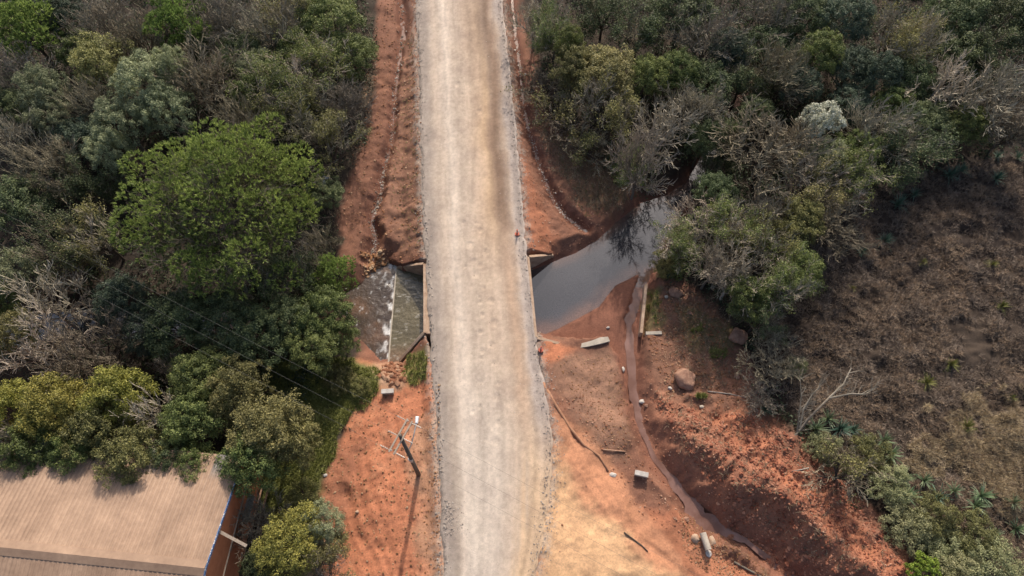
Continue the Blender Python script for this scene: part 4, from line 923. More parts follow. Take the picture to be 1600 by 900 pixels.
#TREES#
exec_trees = [
 # ---- left wood, top band
 ('pine', 35, 40, 50, 10, 'bright green pine filling the top left corner of the photo'),
 ('teal', 95, 22, 40, 8, 'dark bluish tree between the top left pine and bare crowns'),
 ('bare', 150, 35, 52, 8.5, 'grey bare tree at the top edge right of the corner pine'),
 ('bare_brown', 212, 62, 48, 8.5, 'brown bare tree just left of the second bright pine'),
 ('pine', 270, 32, 46, 10, 'second bright green pine at the top edge of the left wood'),
 ('bare', 345, 30, 50, 8.5, 'grey bare tree just right of the second bright pine'),
 ('olive', 160, 98, 50, 8.5, 'olive green tree above the hollow bare crown on the left'),
 ('bare_brown', 322, 118, 62, 9, 'wide brown bare tree right of the tall silver tree'),
 ('bare', 22, 115, 48, 8, 'grey bare tree at the left edge below the corner pine'),
 ('silver', 68, 142, 38, 8.5, 'pale silver tree left of the hollow bare crown'),
 ('silver', 82, 182, 38, 7.5, 'second silver tree below the pale one near the left edge'),
 ('bare_brown', 148, 160, 46, 8, 'brown bare tree framed by silver trees on the left'),
 ('silver', 226, 132, 50, 10, 'tall silver green tree with many lobes above the giant pine'),
 ('silver', 268, 108, 30, 9.5, 'small silver crown leaning on the wide brown bare tree'),
 ('silver', 190, 192, 46, 9, 'silver green tree just left of the giant pine top'),
 ('silver', 172, 236, 36, 8, 'small silver tree touching the left side of the giant pine'),
 ('silver', 262, 172, 44, 9, 'silver tree directly above the crown of the giant pine'),
 ('bare', 410, 45, 52, 8, 'grey bare tree with dark trunk at the top of the left wood'),
 ('twiggy', 455, 30, 46, 8, 'thin olive tree with bare twigs at the top middle of the left wood'),
 ('mid', 515, 28, 48, 8, 'dense green tree at the top edge nearest the left ditch'),
 ('mid', 552, 85, 36, 6.5, 'green tree overhanging the fallen log by the left ditch'),
 ('twiggy_green', 500, 90, 48, 7.5, 'half leafy tree between dense green trees near the left ditch'),
 ('twiggy_green', 425, 140, 58, 8.5, 'grey green tree with twigs above the giant pine top right'),
 ('twiggy', 462, 185, 52, 8, 'wide twiggy olive tree right of the giant pine top'),
 ('bare', 538, 160, 42, 6.5, 'bare tree below the fallen log at the edge of the left ditch'),
 ('twiggy', 510, 222, 48, 7, 'olive twiggy tree at the forest edge beside the bare red bank'),
 ('bare_brown', 375, 185, 42, 8, 'small brown bare tree above the giant pine'),
 ('bare', 18, 215, 46, 8, 'grey bare tree at the left edge level with the silver trees'),
 ('bare_brown', 75, 258, 52, 7.5, 'dark bare tree below the second silver tree'),
 ('twiggy_dark', 130, 285, 46, 6.5, 'low dark tree in the gap left of the giant pine'),
 ('dark', 30, 315, 46, 6, 'low dark tree in the shade at the left edge above the wires'),
 ('giant', 343, 305, 152, 16, 'giant bright green pine dominating the left wood'),
 # ---- left wood, middle
 ('twiggy_dark', 95, 378, 56, 7.5, 'dark twiggy tree crossed by the wires at the left'),
 ('twiggy', 150, 365, 50, 8, 'brownish twiggy tree left of the giant pine base'),
 ('silver', 20, 425, 42, 8, 'silver green tree at the left edge beside the pinkish bare trees'),
 ('mid', 12, 478, 34, 7, 'small green tree at the left edge under the silver one'),
 ('bare_pale', 72, 480, 62, 8.5, 'large pinkish bare tree left of the hidden stream'),
 ('bare_pale', 60, 545, 62, 8, 'pinkish bare tree above the yellow crowns at the left edge'),
 ('bare_brown', 140, 545, 56, 8, 'brown bare tree between stream and yellow crowns'),
 ('teal', 200, 478, 40, 8, 'bluish dark tree beside the hidden stream'),
 ('teal', 232, 520, 38, 6.5, 'second bluish dark tree just below the hidden stream'),
 ('dark', 275, 505, 52, 7.5, 'dark green tree under the lower edge of the giant pine'),
 ('dark', 345, 500, 50, 7, 'dark green tree below the middle of the giant pine'),
 ('dark', 400, 528, 50, 7, 'dark green tree between the giant pine and the grassy verge'),
 ('twiggy_dark', 405, 455, 46, 6.5, 'low dark twiggy tree tucked under the giant pine right side'),
 ('twiggy_dark', 465, 445, 42, 6, 'low twiggy tree left of the small bright pine'),
 ('pine', 527, 437, 34, 6.5, 'small bright pine beside the culvert rapids'),
 ('bare_brown', 500, 388, 34, 5, 'small bare tree at the foot of the giant pine by the red bank'),
 ('mid', 505, 490, 46, 7.5, 'rounded fresh green tree left of the rapids'),
 ('mid', 488, 538, 42, 6, 'darker rounded tree below the fresh green one by the rapids'),
 ('dark', 450, 500, 40, 7.5, 'dark tree left of the rounded fresh green tree'),
 ('mid', 535, 528, 28, 4.5, 'small green crown hanging over the lower rapids'),
 # ---- left wood, lower
 ('bare_pale', 262, 572, 26, 5.5, 'tiny white bare tree in the gap of red soil'),
 ('mid', 315, 590, 50, 8, 'green tree just right of the tiny white bare tree'),
 ('olive', 372, 610, 48, 8.5, 'olive tree in the middle of the lower left wood'),
 ('mid', 305, 655, 48, 8, 'green tree below the gap of red soil'),
 ('olive', 420, 670, 60, 9, 'large olive dome beside the grassy verge'),
 ('mid', 395, 718, 52, 8.5, 'green tree overhanging the corner of the building roof'),
 ('olive', 458, 690, 40, 7.5, 'small olive crown at the edge of the grassy verge'),
 ('yellow', 20, 640, 46, 8.5, 'yellow green tree at the left edge above the roof'),
 ('yellow', 88, 640, 56, 9.5, 'large yellow green tree above the roof'),
 ('yellow', 185, 622, 50, 9.5, 'yellow green tree left of the gap of red soil'),
 ('olive', 150, 672, 52, 9, 'olive tree overhanging the middle of the roof edge'),
 ('bare_pale', 232, 655, 44, 8.5, 'grey white bare tree above the roof edge'),
 ('mid', 52, 700, 50, 8.5, 'green tree overhanging the left end of the roof'),
 ('mid', 118, 708, 42, 8, 'green tree dipping onto the roof between olive crowns'),
 ('olive', 205, 712, 50, 8.5, 'olive green tree hanging lowest over the roof'),
 ('dark', 262, 722, 34, 7, 'dark green tree touching the roof below the bare one'),
 ('mid', 308, 728, 34, 7, 'dark leafy crown at the upper right part of the roof'),
 ('bare', 8, 690, 34, 9, 'pale bare tree at the left edge above the roof'),
 ('bare', 400, 815, 46, 4.5, 'grey bare bush against the orange gable wall'),
 ('yellow', 455, 848, 54, 6.5, 'yellow leafed tree at the bottom beside the orange soil'),
 ('silver', 505, 820, 36, 5.5, 'grey green tree right of the yellow leafed one'),
 ('twiggy', 505, 872, 44, 5, 'thin twiggy tree at the bottom edge beside the orange soil'),
 ('dark', 410, 885, 34, 4.5, 'dark tree at the bottom edge beside the gable wall'),
 # ---- right wood, beside road
 ('bare_pale', 835, 30, 40, 6, 'pale bare tree leaning to the ditch at the top right of the road'),
 ('twiggy_green', 868, 45, 40, 7, 'half leafy tree behind the pale bare one by the ditch'),
 ('mid', 890, 72, 26, 7.5, 'bright green crown beside the dark clearing'),
 ('twiggy_bank', 850, 128, 44, 4, 'brownish twiggy shrub on the right ditch bank'),
 ('twiggy_bank', 888, 178, 46, 4, 'low twiggy shrub below the brownish one on the bank'),
 ('twiggy_bank', 925, 225, 40, 3.5, 'lowest twiggy shrub on the slope above the pool'),
 ('olive', 895, 105, 34, 7, 'small olive tree between the ditch shrubs and the clearing'),
 ('olive', 948, 112, 46, 7.5, 'olive tree below the dark clearing'),
 ('twiggy_dark', 1000, 45, 50, 8, 'broad dark twiggy tree right above the clearing'),
 ('twiggy_dark', 945, 12, 42, 7, 'dark twiggy tree at the top edge above the clearing'),
 ('mid', 1015, 118, 34, 7, 'green tree right of the olive one below the clearing'),
 ('twiggy', 942, 165, 50, 7.5, 'wide twiggy tree above the red slope'),
 ('bare_pale', 1030, 195, 62, 8.5, 'white branched bare tree overhanging the top of the pool'),
 ('bare', 1003, 252, 46, 10.5, 'grey bare tree on the bank whose branches mirror in the pool'),
 ('bare', 1085, 165, 44, 7.5, 'grey bare tree left of the dark stream gap'),
 ('twiggy_green', 1000, 262, 34, 5, 'low leafy tree on the bank above the pool'),
 # ---- right wood, top; darker kinds put cloud shade into the leaf colour
 ('dark', 1068, 12, 50, 8, 'dark tree at the top edge right of the clearing'),
 ('bare', 1108, 62, 52, 8.5, 'grey bare tree below the top edge in the middle of the right wood'),
 ('dark', 1098, 222, 30, 7, 'dark tree leaning over the left side of the stream gap'),
 ('twiggy_dark', 1140, 215, 32, 6.5, 'dark twiggy tree leaning over the right side of the stream gap'),
 ('teal', 1140, 78, 34, 7.5, 'bluish tree beside the grey bare one in the right wood'),
 ('twiggy_dark', 1160, 125, 46, 7, 'dark twiggy tree above the dark stream gap'),
 ('bare', 1205, 30, 48, 8.5, 'grey bare tree at the top edge of the right wood'),
 ('teal', 1322, 30, 44, 9, 'bluish tree at the top edge left of the straw coloured crown'),
 ('mid', 1282, 85, 36, 8, 'fresh green tree in the middle of the right wood top'),
 ('bare_brown', 1222, 110, 44, 8, 'brown bare tree left of the fresh green one'),
 ('teal', 1330, 105, 34, 7.5, 'bluish tree right of the fresh green one'),
 ('teal', 1372, 118, 36, 8.5, 'rounded bluish tree below the straw coloured crown'),
 ('twiggy', 1402, 55, 46, 9, 'straw coloured twiggy tree at the top right'),
 ('bare_pale', 1440, 62, 38, 9, 'pale bare tree right of the straw coloured crown'),
 ('dark', 1490, 25, 50, 8.5, 'dark tree at the top edge near the right corner'),
 ('dark', 1568, 30, 52, 8.5, 'dark tree in the top right corner'),
 ('twiggy_dark', 1540, 80, 44, 7.5, 'dark half leafy tree below the top right corner'),
 ('bare_pale', 1470, 132, 58, 8.5, 'white branched bare tree at the upper right'),
 ('bare', 1545, 150, 66, 9, 'wide grey bare tree at the upper right edge'),
 ('bare_brown', 1590, 195, 46, 7.5, 'brown bare tree at the right edge above the marsh'),
 ('dark', 1255, 20, 46, 8, 'dark tree between grey bare and bluish ones at the top edge'),
 # ---- right wood, middle
 ('white', 1278, 195, 32, 9, 'whitish leafed tree standing out in the right wood'),
 ('bare_brown', 1205, 230, 72, 9, 'large brown bare tree right of the dark stream gap'),
 ('dark', 1180, 175, 30, 5, 'low dark tree above the large brown bare one'),
 ('bare', 1378, 205, 60, 8.5, 'grey bare tree in the middle right of the wood'),
 ('teal', 1330, 165, 36, 6, 'dark bluish tree between whitish and grey bare ones'),
 ('twiggy_dark', 1425, 230, 52, 7, 'dark twiggy tree at the wood edge by the marsh top'),
 ('twiggy_green', 1318, 270, 46, 7, 'half leafy tree below the whitish leafed one'),
 ('twiggy', 1262, 290, 52, 7.5, 'twiggy olive tree below the large brown bare one'),
 ('bare_brown', 1302, 352, 48, 6.5, 'brown fan shaped bare tree at the marsh edge'),
 ('bare_pale', 1098, 345, 52, 6.5, 'pale bare tree at the right shore of the pool'),
 ('twiggy_green', 1072, 385, 38, 5.5, 'small leafy tree growing from the right shore of the pool'),
 ('twiggy_green', 1140, 368, 48, 7.5, 'half leafy tree behind the pale bare one on the shore'),
 ('bare', 1180, 335, 46, 7.5, 'grey bare tree between shore trees and the large brown bare one'),
 ('bare_pale', 1150, 432, 54, 7.5, 'pale bare tree with spreading twigs above the brown boulder'),
 ('twiggy', 1205, 388, 48, 8, 'olive twiggy tree right of the half leafy shore tree'),
 ('twiggy_green', 1222, 452, 46, 8.5, 'yellowish leafy tree at the lower corner of the right wood'),
 ('mid', 1245, 420, 38, 7.5, 'green tree at the marsh edge above the lower corner'),
 ('twiggy_dark', 1190, 495, 38, 6, 'low dark tree at the lower corner of the right wood'),
 ('bare_brown', 1205, 560, 46, 4, 'tangled brown bare scrub between mound and marsh'),
 ('bare', 1185, 615, 32, 3.5, 'small grey bare scrub at the top of the mound'),
 ('low_olive', 1247, 572, 16, 2.2, 'small straw topped bush above the leaning dead tree'),
 # ---- second storey that closes gaps between the crowns
 ('mid', 118, 75, 34, 6, 'low green tree between the corner pine and the olive tree'),
 ('dark', 380, 85, 42, 6, 'low dark green tree under the bare ones left of the dark trunk'),
 ('silver', 400, 110, 34, 7, 'faded silver green tree under bare crowns right of the wide brown one'),
 ('mid', 468, 75, 36, 6.5, 'green tree between the dark trunk and the log'),
 ('dark', 300, 75, 36, 6, 'low dark tree below the second bright pine'),
 ('dark', 20, 165, 36, 6, 'dark low tree at the left edge between two bare crowns'),
 ('teal', 120, 215, 40, 6, 'bluish low tree between silver trees and the dark bare one'),
 ('mid', 395, 150, 34, 7, 'green tree touching the top of the giant pine from the right'),
 ('dark', 505, 300, 30, 4.5, 'dark low tree right of the giant pine beside the metal panel'),
 ('mid', 1060, 110, 34, 7, 'green tree beside the grey bare one right of the clearing'),
 ('dark', 1108, 130, 40, 6, 'dark tree below the grey bare one in the right wood'),
 ('dark', 1200, 75, 40, 7, 'dark green tree between grey bare and fresh green ones'),
 ('teal', 1250, 130, 34, 6.5, 'bluish tree below the fresh green one'),
 ('dark', 1420, 120, 40, 6.5, 'dark tree under the straw coloured crown right side'),
 ('mid', 1395, 165, 34, 6, 'green tree above the grey bare one in the middle right'),
 ('dark', 1490, 80, 44, 7, 'dark green tree above the white branched one at the upper right'),
 ('mid', 1510, 195, 34, 6, 'green tree below the wide grey bare one at the right'),
 ('dark', 1450, 190, 38, 6, 'dark low tree between the two bare crowns at the right'),
 ('mid', 1340, 235, 34, 7, 'green tree below the grey bare one in the middle right'),
 ('silver', 1290, 250, 34, 7, 'faded grey green tree just below the whitish leafed one'),
 ('olive', 1250, 345, 38, 7, 'olive tree left of the fan shaped bare one'),
 ('dark', 1120, 300, 34, 6, 'dark tree above the shore between pool and brown bare one'),
 ('bare', 1118, 412, 44, 8, 'grey bare tree between the shore bush and the half buried boulder'),
 ('twiggy_dark', 1110, 262, 24, 4.5, 'small dark twiggy tree over the narrow upper end of the pool'),
 ('olive', 22, 522, 40, 7, 'olive tree over the hidden stream at the left edge'),
 ('mid', 1170, 465, 38, 6.5, 'green tree directly above the half buried boulder'),
 # ---- shrubs along the mound and marsh
 ('twiggy_bank', 1325, 738, 50, 4.5, 'big brown twiggy shrub with pale trunks at the mound edge'),
 ('low_olive', 1290, 700, 28, 2.2, 'olive shrub above the big brown twiggy one'),
 ('low_mid', 1362, 706, 30, 2, 'green shrub right of the big brown twiggy one'),
 ('low_olive', 1395, 758, 36, 2.4, 'olive shrub among sword leaved plants'),
 ('low_mid', 1460, 805, 40, 2.3, 'green shrub at the lower marsh edge'),
 ('low_olive', 1420, 818, 40, 2.2, 'light olive shrub beside the end of the mound'),
 ('low_olive', 1480, 858, 46, 2.3, 'light olive shrub above the lime round one'),
 ('low_mid', 1530, 838, 38, 2.2, 'green shrub near the bottom right corner'),
 ('low_olive', 1555, 880, 50, 2.5, 'wide olive shrub in the bottom right corner'),
 ('low_olive', 1500, 898, 40, 2.2, 'olive shrub at the bottom edge right of the lime one'),
 ('lime', 1446, 892, 26, 2.4, 'lime green round shrub at the bottom of the mound'),
 ('low_mid', 528, 592, 24, 1.8, 'low green bush on the grassy verge under the fresh green trees'),
 ('low_mid', 470, 775, 28, 2.0, 'low green bush on the verge above the yellow leafed tree'),
 ('low_mid', 560, 602, 18, 1.3, 'small dark green bush at the top of the orange pad'),
 ('low_mid', 1042, 410, 24, 2.6, 'bright green bush at the right shore of the pool'),
]
for a in exec_trees: tree(*a)
#ENDTREES#

# leaning dead tree at the lower right
def dead_tree():
    A_ = G(1225, 700); root = tag(empty('dead_tree', A_), 'leaning leafless dead tree at the edge of the marsh', 'dead tree')
    ox, oy, oz = A_
    def pt(px, py, z): x_, y_ = P(px, py, z); return (x_-ox, y_-oy, z-oz)
    m = MB(); m.tube([(0, 0, -.3), pt(1245, 678, .3), pt(1262, 655, 1.0), pt(1295, 622, 1.8)], [.15, .13, .11, .08], 8)
    m.build('trunk', M['bark_grey'], root, True)
    m = MB()
    limbs = [[(1250, 668, .6), (1255, 640, 1.4), (1268, 618, 2.0), (1280, 605, 2.4)], [(1295, 622, 1.8), (1330, 615, 2.1), (1352, 616, 2.2), (1370, 605, 2.4)],
             [(1295, 622, 1.8), (1318, 600, 2.2), (1330, 575, 2.5)], [(1245, 678, .3), (1248, 655, 1.0), (1252, 618, 1.8), (1250, 590, 2.2)]]
    rd = random.Random(3)
    for L in limbs:
        p = [pt(*a) for a in L]; m.tube(p, [.09, .07, .05, .035][:len(p)], 6)
        for i in range(1, len(p)):
            for k in range(5):
                a = Vector(p[i-1]).lerp(Vector(p[i]), rd.random()); b = a+Vector((rd.uniform(-.2, 1.3), rd.uniform(-.2, 1.2), rd.uniform(0, .5)))
                mid = a.lerp(b, .5)+Vector((rd.uniform(-.15, .15),)*3); m.tube([a, mid, b], [.035, .025, .012], 4)
                for q_ in range(3):
                    c = mid.lerp(b, rd.random()); m.tube([c, c+Vector((rd.uniform(-.4, .6), rd.uniform(-.2, .7), rd.uniform(0, .3)))], [.018, .01], 3)
    m.build('branches', M['twig_grey'], root)
dead_tree()

# sword leaved rosettes
rg = np.random.default_rng(9)
ROS = []
for s_, mt in ((1, 'rosette'), (2, 'rosette_blue')):
    V, F_ = blades(np.zeros((1, 3)), 60, 1.0, .075, .8, np.random.default_rng(s_), .5, 4); ROS.append(mesh_only('sword_plant', V, F_, M[mt]))
ros = [(1292, 655, 1.0, 0, 'pale sword leaved plant just below the leaning dead tree'), (1272, 672, 1.1, 0, 'sword leaved plant against the dead tree trunk'), (1310, 672, 1.1, 1, 'bluish sword leaved plant right of the dead tree trunk'),
       (1378, 690, 1.0, 0, 'bright sword leaved plant at the upper edge of the shrubs'), (1388, 712, 1.1, 0, 'sword leaved plant just below the bright one by the marsh'), (1350, 690, .8, 0, 'small sword leaved plant above the green shrub'),
       (1330, 672, .8, 1, 'small bluish sword leaved plant above the brown shrub'), (1408, 748, 1.0, 0, 'sword leaved plant beside the olive shrub'), (1412, 775, 1.2, 0, 'large sword leaved plant in the middle of the shrub row'),
       (1440, 752, .9, 0, 'sword leaved plant on the marsh side of the shrub row'), (1462, 778, 1.0, 1, 'bluish sword leaved plant above the lower green shrub'), (1486, 768, .8, 0, 'small sword leaved plant out towards the marsh'),
       (1530, 776, 1.1, 0, 'upright pale sword leaved plant near the right edge'), (1520, 792, 1.1, 0, 'sword leaved plant just below the upright pale one'), (1580, 785, .8, 0, 'small lone sword leaved plant at the right edge'),
       (1585, 826, 1.1, 0, 'broad sword leaved plant at the lower right edge'), (1548, 838, .8, 0, 'small sword leaved plant left of the broad one'), (1380, 378, 1.0, 1, 'lone bluish sword leaved plant in the dark marsh'),
       (1402, 322, 1.2, 1, 'large bluish sword leaved plant at the upper marsh edge'), (1428, 305, .8, 1, 'bluish sword leaved plant just right of the large one'), (1482, 275, 1.2, 1, 'wide dark sword leaved plant below the upper right wood'),
       (1500, 268, .9, 1, 'dark sword leaved plant touching the wide one'), (1555, 280, 1.0, 1, 'bluish sword leaved plant at the top of the marsh'), (1588, 248, .8, 1, 'small bluish sword leaved plant at the upper right edge'),
       (1558, 245, .7, 1, 'tiny bluish sword leaved plant above the marsh'), (1345, 395, .8, 1, 'dull sword leaved plant beside the fan shaped bare tree'), (1195, 640, .9, 1, 'bluish sword leaved plant at the foot of the scrub')]
for i, (a, b, s_, k, lab) in enumerate(ros):
    x_, y_, z_ = G(a, b); o = bpy.data.objects.new('sword_plant', ROS[k]); COL.objects.link(o); o.location = (x_, y_, z_+(.2 if b > 660 and a < 1560 else .02)); o.scale = (s_*1.5,)*3
    o.rotation_euler = (0, 0, i*1.3); tag(o, lab, 'plant', 'sword leaved plants')
# green tussocks
V, F_ = blades(np.zeros((1, 3)), 130, .55, .03, .75, np.random.default_rng(12), .4, 3); TUS = mesh_only('grass_tussock', V, F_, M['grass'])
for i, (a, b, s_, lab) in enumerate([(1446, 598, 1.5, 'dark green tussock in the middle of the marsh'), (1484, 570, 1.3, 'green tussock up and right of the middle one'), (1563, 480, 1.3, 'green tussock at the upper right of the marsh'),
                         (1508, 668, 1.5, 'green tussock in the straw coloured part of the marsh'), (1578, 622, 1.0, 'light tussock at the right edge of the marsh'), (1548, 415, 1.2, 'light green tussock among dark grass'),
                         (1440, 410, .9, 'faint green tussock near the lone bluish plant'), (1330, 452, .8, 'faint tussock at the left part of the marsh')]):
    x_, y_, z_ = G(a, b); o = bpy.data.objects.new('grass_tussock', TUS); COL.objects.link(o); o.location = (x_, y_, z_); o.scale = (s_*1.5,)*3
    o.rotation_euler = (0, 0, i); tag(o, lab, 'tussock', 'green tussocks in the marsh')

# undergrowth that covers the forest floor
def undergrowth():
    rg = np.random.default_rng(55)
    q = rg.uniform((-72, 2), (70, 92), (9000, 2))
    sdr = poly_sd(road_poly, q[:, 0], q[:, 1])
    opens = [PW([(556, -200), (590, -200), (590, 60), (572, 215), (530, 290), (518, 350), (540, 440), (560, 520), (500, 560), (400, 800), (500, 1000), (900, 1000)]+[(1450, 1000), (1400, 860), (1180, 640), (1140, 480), (1030, 440), (1020, 380), (1100, 250), (1010, 300), (900, 225), (840, 120), (810, -200)], -1),
             PW(MARSH, -1), PW([(-200, 760), (430, 730), (430, 1100), (-200, 1100)], -1), POOL_L, POOL_R]
    ok = sdr > 2
    for p_ in opens: ok &= poly_sd(p_, q[:, 0], q[:, 1]) > .3
    q = q[ok][:6500]; n = len(q); per = 40
    z = height(q[:, 0], q[:, 1]); r = rg.uniform(.5, 1.3, n)
    Cc = np.repeat(np.column_stack([q, z]), per, 0); w = rg.normal(size=(n*per, 3)); w /= np.linalg.norm(w, axis=1)[:, None]; w[:, 2] = np.abs(w[:, 2])
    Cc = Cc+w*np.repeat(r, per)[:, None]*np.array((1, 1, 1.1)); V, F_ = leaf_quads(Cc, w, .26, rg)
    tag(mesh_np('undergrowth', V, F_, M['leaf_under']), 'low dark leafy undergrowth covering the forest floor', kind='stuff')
    q2 = q[rg.random(n) < .2]; V, F_ = blades(on_ground(q2), 9, 1.6, .035, .7, rg, .1)
    tag(mesh_np('dead_twigs', V, F_, M['twig_brown']), 'thin dead twigs standing over the forest floor', kind='stuff')
undergrowth()

# ------------------------------------------------------------------ utility pole with lamp and wires
M['creosote'] = simple_mat('weathered_pole_wood', (.09, .07, .055), (.2, .16, .13), 4, .9, .4)
M['beam'] = simple_mat('grey_beam_wood', (.25, .20, .16), (.42, .35, .28), 5, .9, .3)
M['porcelain'] = simple_mat('porcelain', (.3, .25, .2), (.6, .55, .5), 12, .4, 0, spec=.6)
M['steel'] = simple_mat('galvanised_steel', (.4, .41, .42), (.6, .6, .6), 6, .45, .1, metal=.6)
M['lamp'] = simple_mat('white_lamp_housing', (.75, .77, .78), (.85, .86, .87), 6, .4, 0)
px_, py_, pz_ = G(654, 742)
ZT = 11.0; pole = tag(empty('utility_pole', (px_, py_, pz_)), 'wooden utility pole with crossarms and lamp on the orange soil', 'utility pole')
m = MB(); m.tube([(0, 0, -.5), (.02, .3, 5), (.03, .65, ZT-pz_)], [.2, .17, .13], 12); m.build('pole', M['creosote'], pole, True)
ua = Vector((P(638, 652, ZT)[0]-P(613, 696, ZT)[0], P(638, 652, ZT)[1]-P(613, 696, ZT)[1], 0)).normalized(); va = Vector((ua.y, -ua.x, 0))
top = Vector((.03, .65, ZT-pz_)); arm_c = top+Vector((0, 0, -.35))
for s_ in (-1, 1):
    m = MB(); c = arm_c+va*s_*.2; m.bar(c-ua*1.35, c+ua*1.35, .12, .12); m.build('crossarm', M['beam'], pole)
att = []
for k in (-1.2, -.05, 1.2):
    for s_ in (-1, 1):
        root_p = arm_c+ua*k+va*s_*.28
        m = MB()
        for d in range(4): m.tube([root_p+va*s_*(.16+.15*d), root_p+va*s_*(.2+.15*d)], .06, 8)
        m.tube([root_p, root_p+va*s_*.75], .025, 5); m.build('insulator', M['porcelain'], pole)
    m = MB(); b = arm_c+ua*k+va*(-.05 if k else 0)
    m.tube([b+Vector((0, 0, .06)), b+Vector((0, 0, .22)), b+Vector((0, 0, .3))], [.03, .07, .04], 8); m.build('insulator', M['porcelain'], pole)
    att.append((arm_c+ua*k-va*1.03, arm_c+ua*k+va*1.03))
m = MB(); m.tube([(.02, .35, 7.2), (.35, .9, 7.7), (.55, 1.55, 8.1), (.7, 2.4, 8.2)], .045, 6); m.build('lamp_arm', M['steel'], pole)
m = MB(); m.hexa([(.58, 2.35, 8.12), (.82, 2.35, 8.12), (.9, 2.95, 8.12), (.56, 2.95, 8.12)], [(.63, 2.37, 8.3), (.78, 2.37, 8.3), (.84, 2.9, 8.33), (.62, 2.9, 8.33)]); m.build('lamp_head', M['lamp'], pole, bevel=.03)
m = MB(); m.tube([(-.02, .28, 4.6), (-.02, .28, 5.3)], .2, 10); m.build('junction_box', M['steel'], pole)
for k, (a, b) in enumerate([((0, 327), 1), ((0, 353), 2), ((0, 379), 3)]):
    pass
far_l = [P(0, 379, 10.5), P(0, 353, 10.5), P(0, 327, 10.5)]
labs = ['lower', 'middle', 'upper']
M['wire'] = simple_mat('aluminium_wire', (.10, .10, .095), (.14, .14, .13), 3, .6, 0)
for k in range(3):
    a = Vector((px_, py_, pz_))+att[k][0]; b = Vector((*far_l[k], 10.6)); 
    A2 = a if (a-b).length < (Vector((px_, py_, pz_))+att[k][1]-b).length else Vector((px_, py_, pz_))+att[k][1]
    B2 = Vector((px_, py_, pz_))+att[k][1] if A2 == a else a
    end = A2+(b-A2)*1.6; pts = []
    for i in range(33):
        t = i/32; p = A2.lerp(end, t); p.z = A2.z-4*1.0*t*(1-t); pts.append(p)
    m = MB(); m.tube(pts, .007, 5); tag(m.build('power_line', M['wire']), '%s of the three wires running left over the wood from the utility pole' % labs[k], 'wire', 'wires left of the pole')
    d = (B2-A2).normalized(); dirn = (A2-b).normalized(); end = B2+dirn*60; pts = []
    for i in range(33):
        t = i/32; p = B2.lerp(end, t); p.z = B2.z-4*1.2*t*(1-t); pts.append(p)
    m = MB(); m.tube(pts, .006, 5); tag(m.build('power_line', M['wire']), '%s of the three faint wires crossing the road from the utility pole' % labs[k], 'wire', 'wires right of the pole')

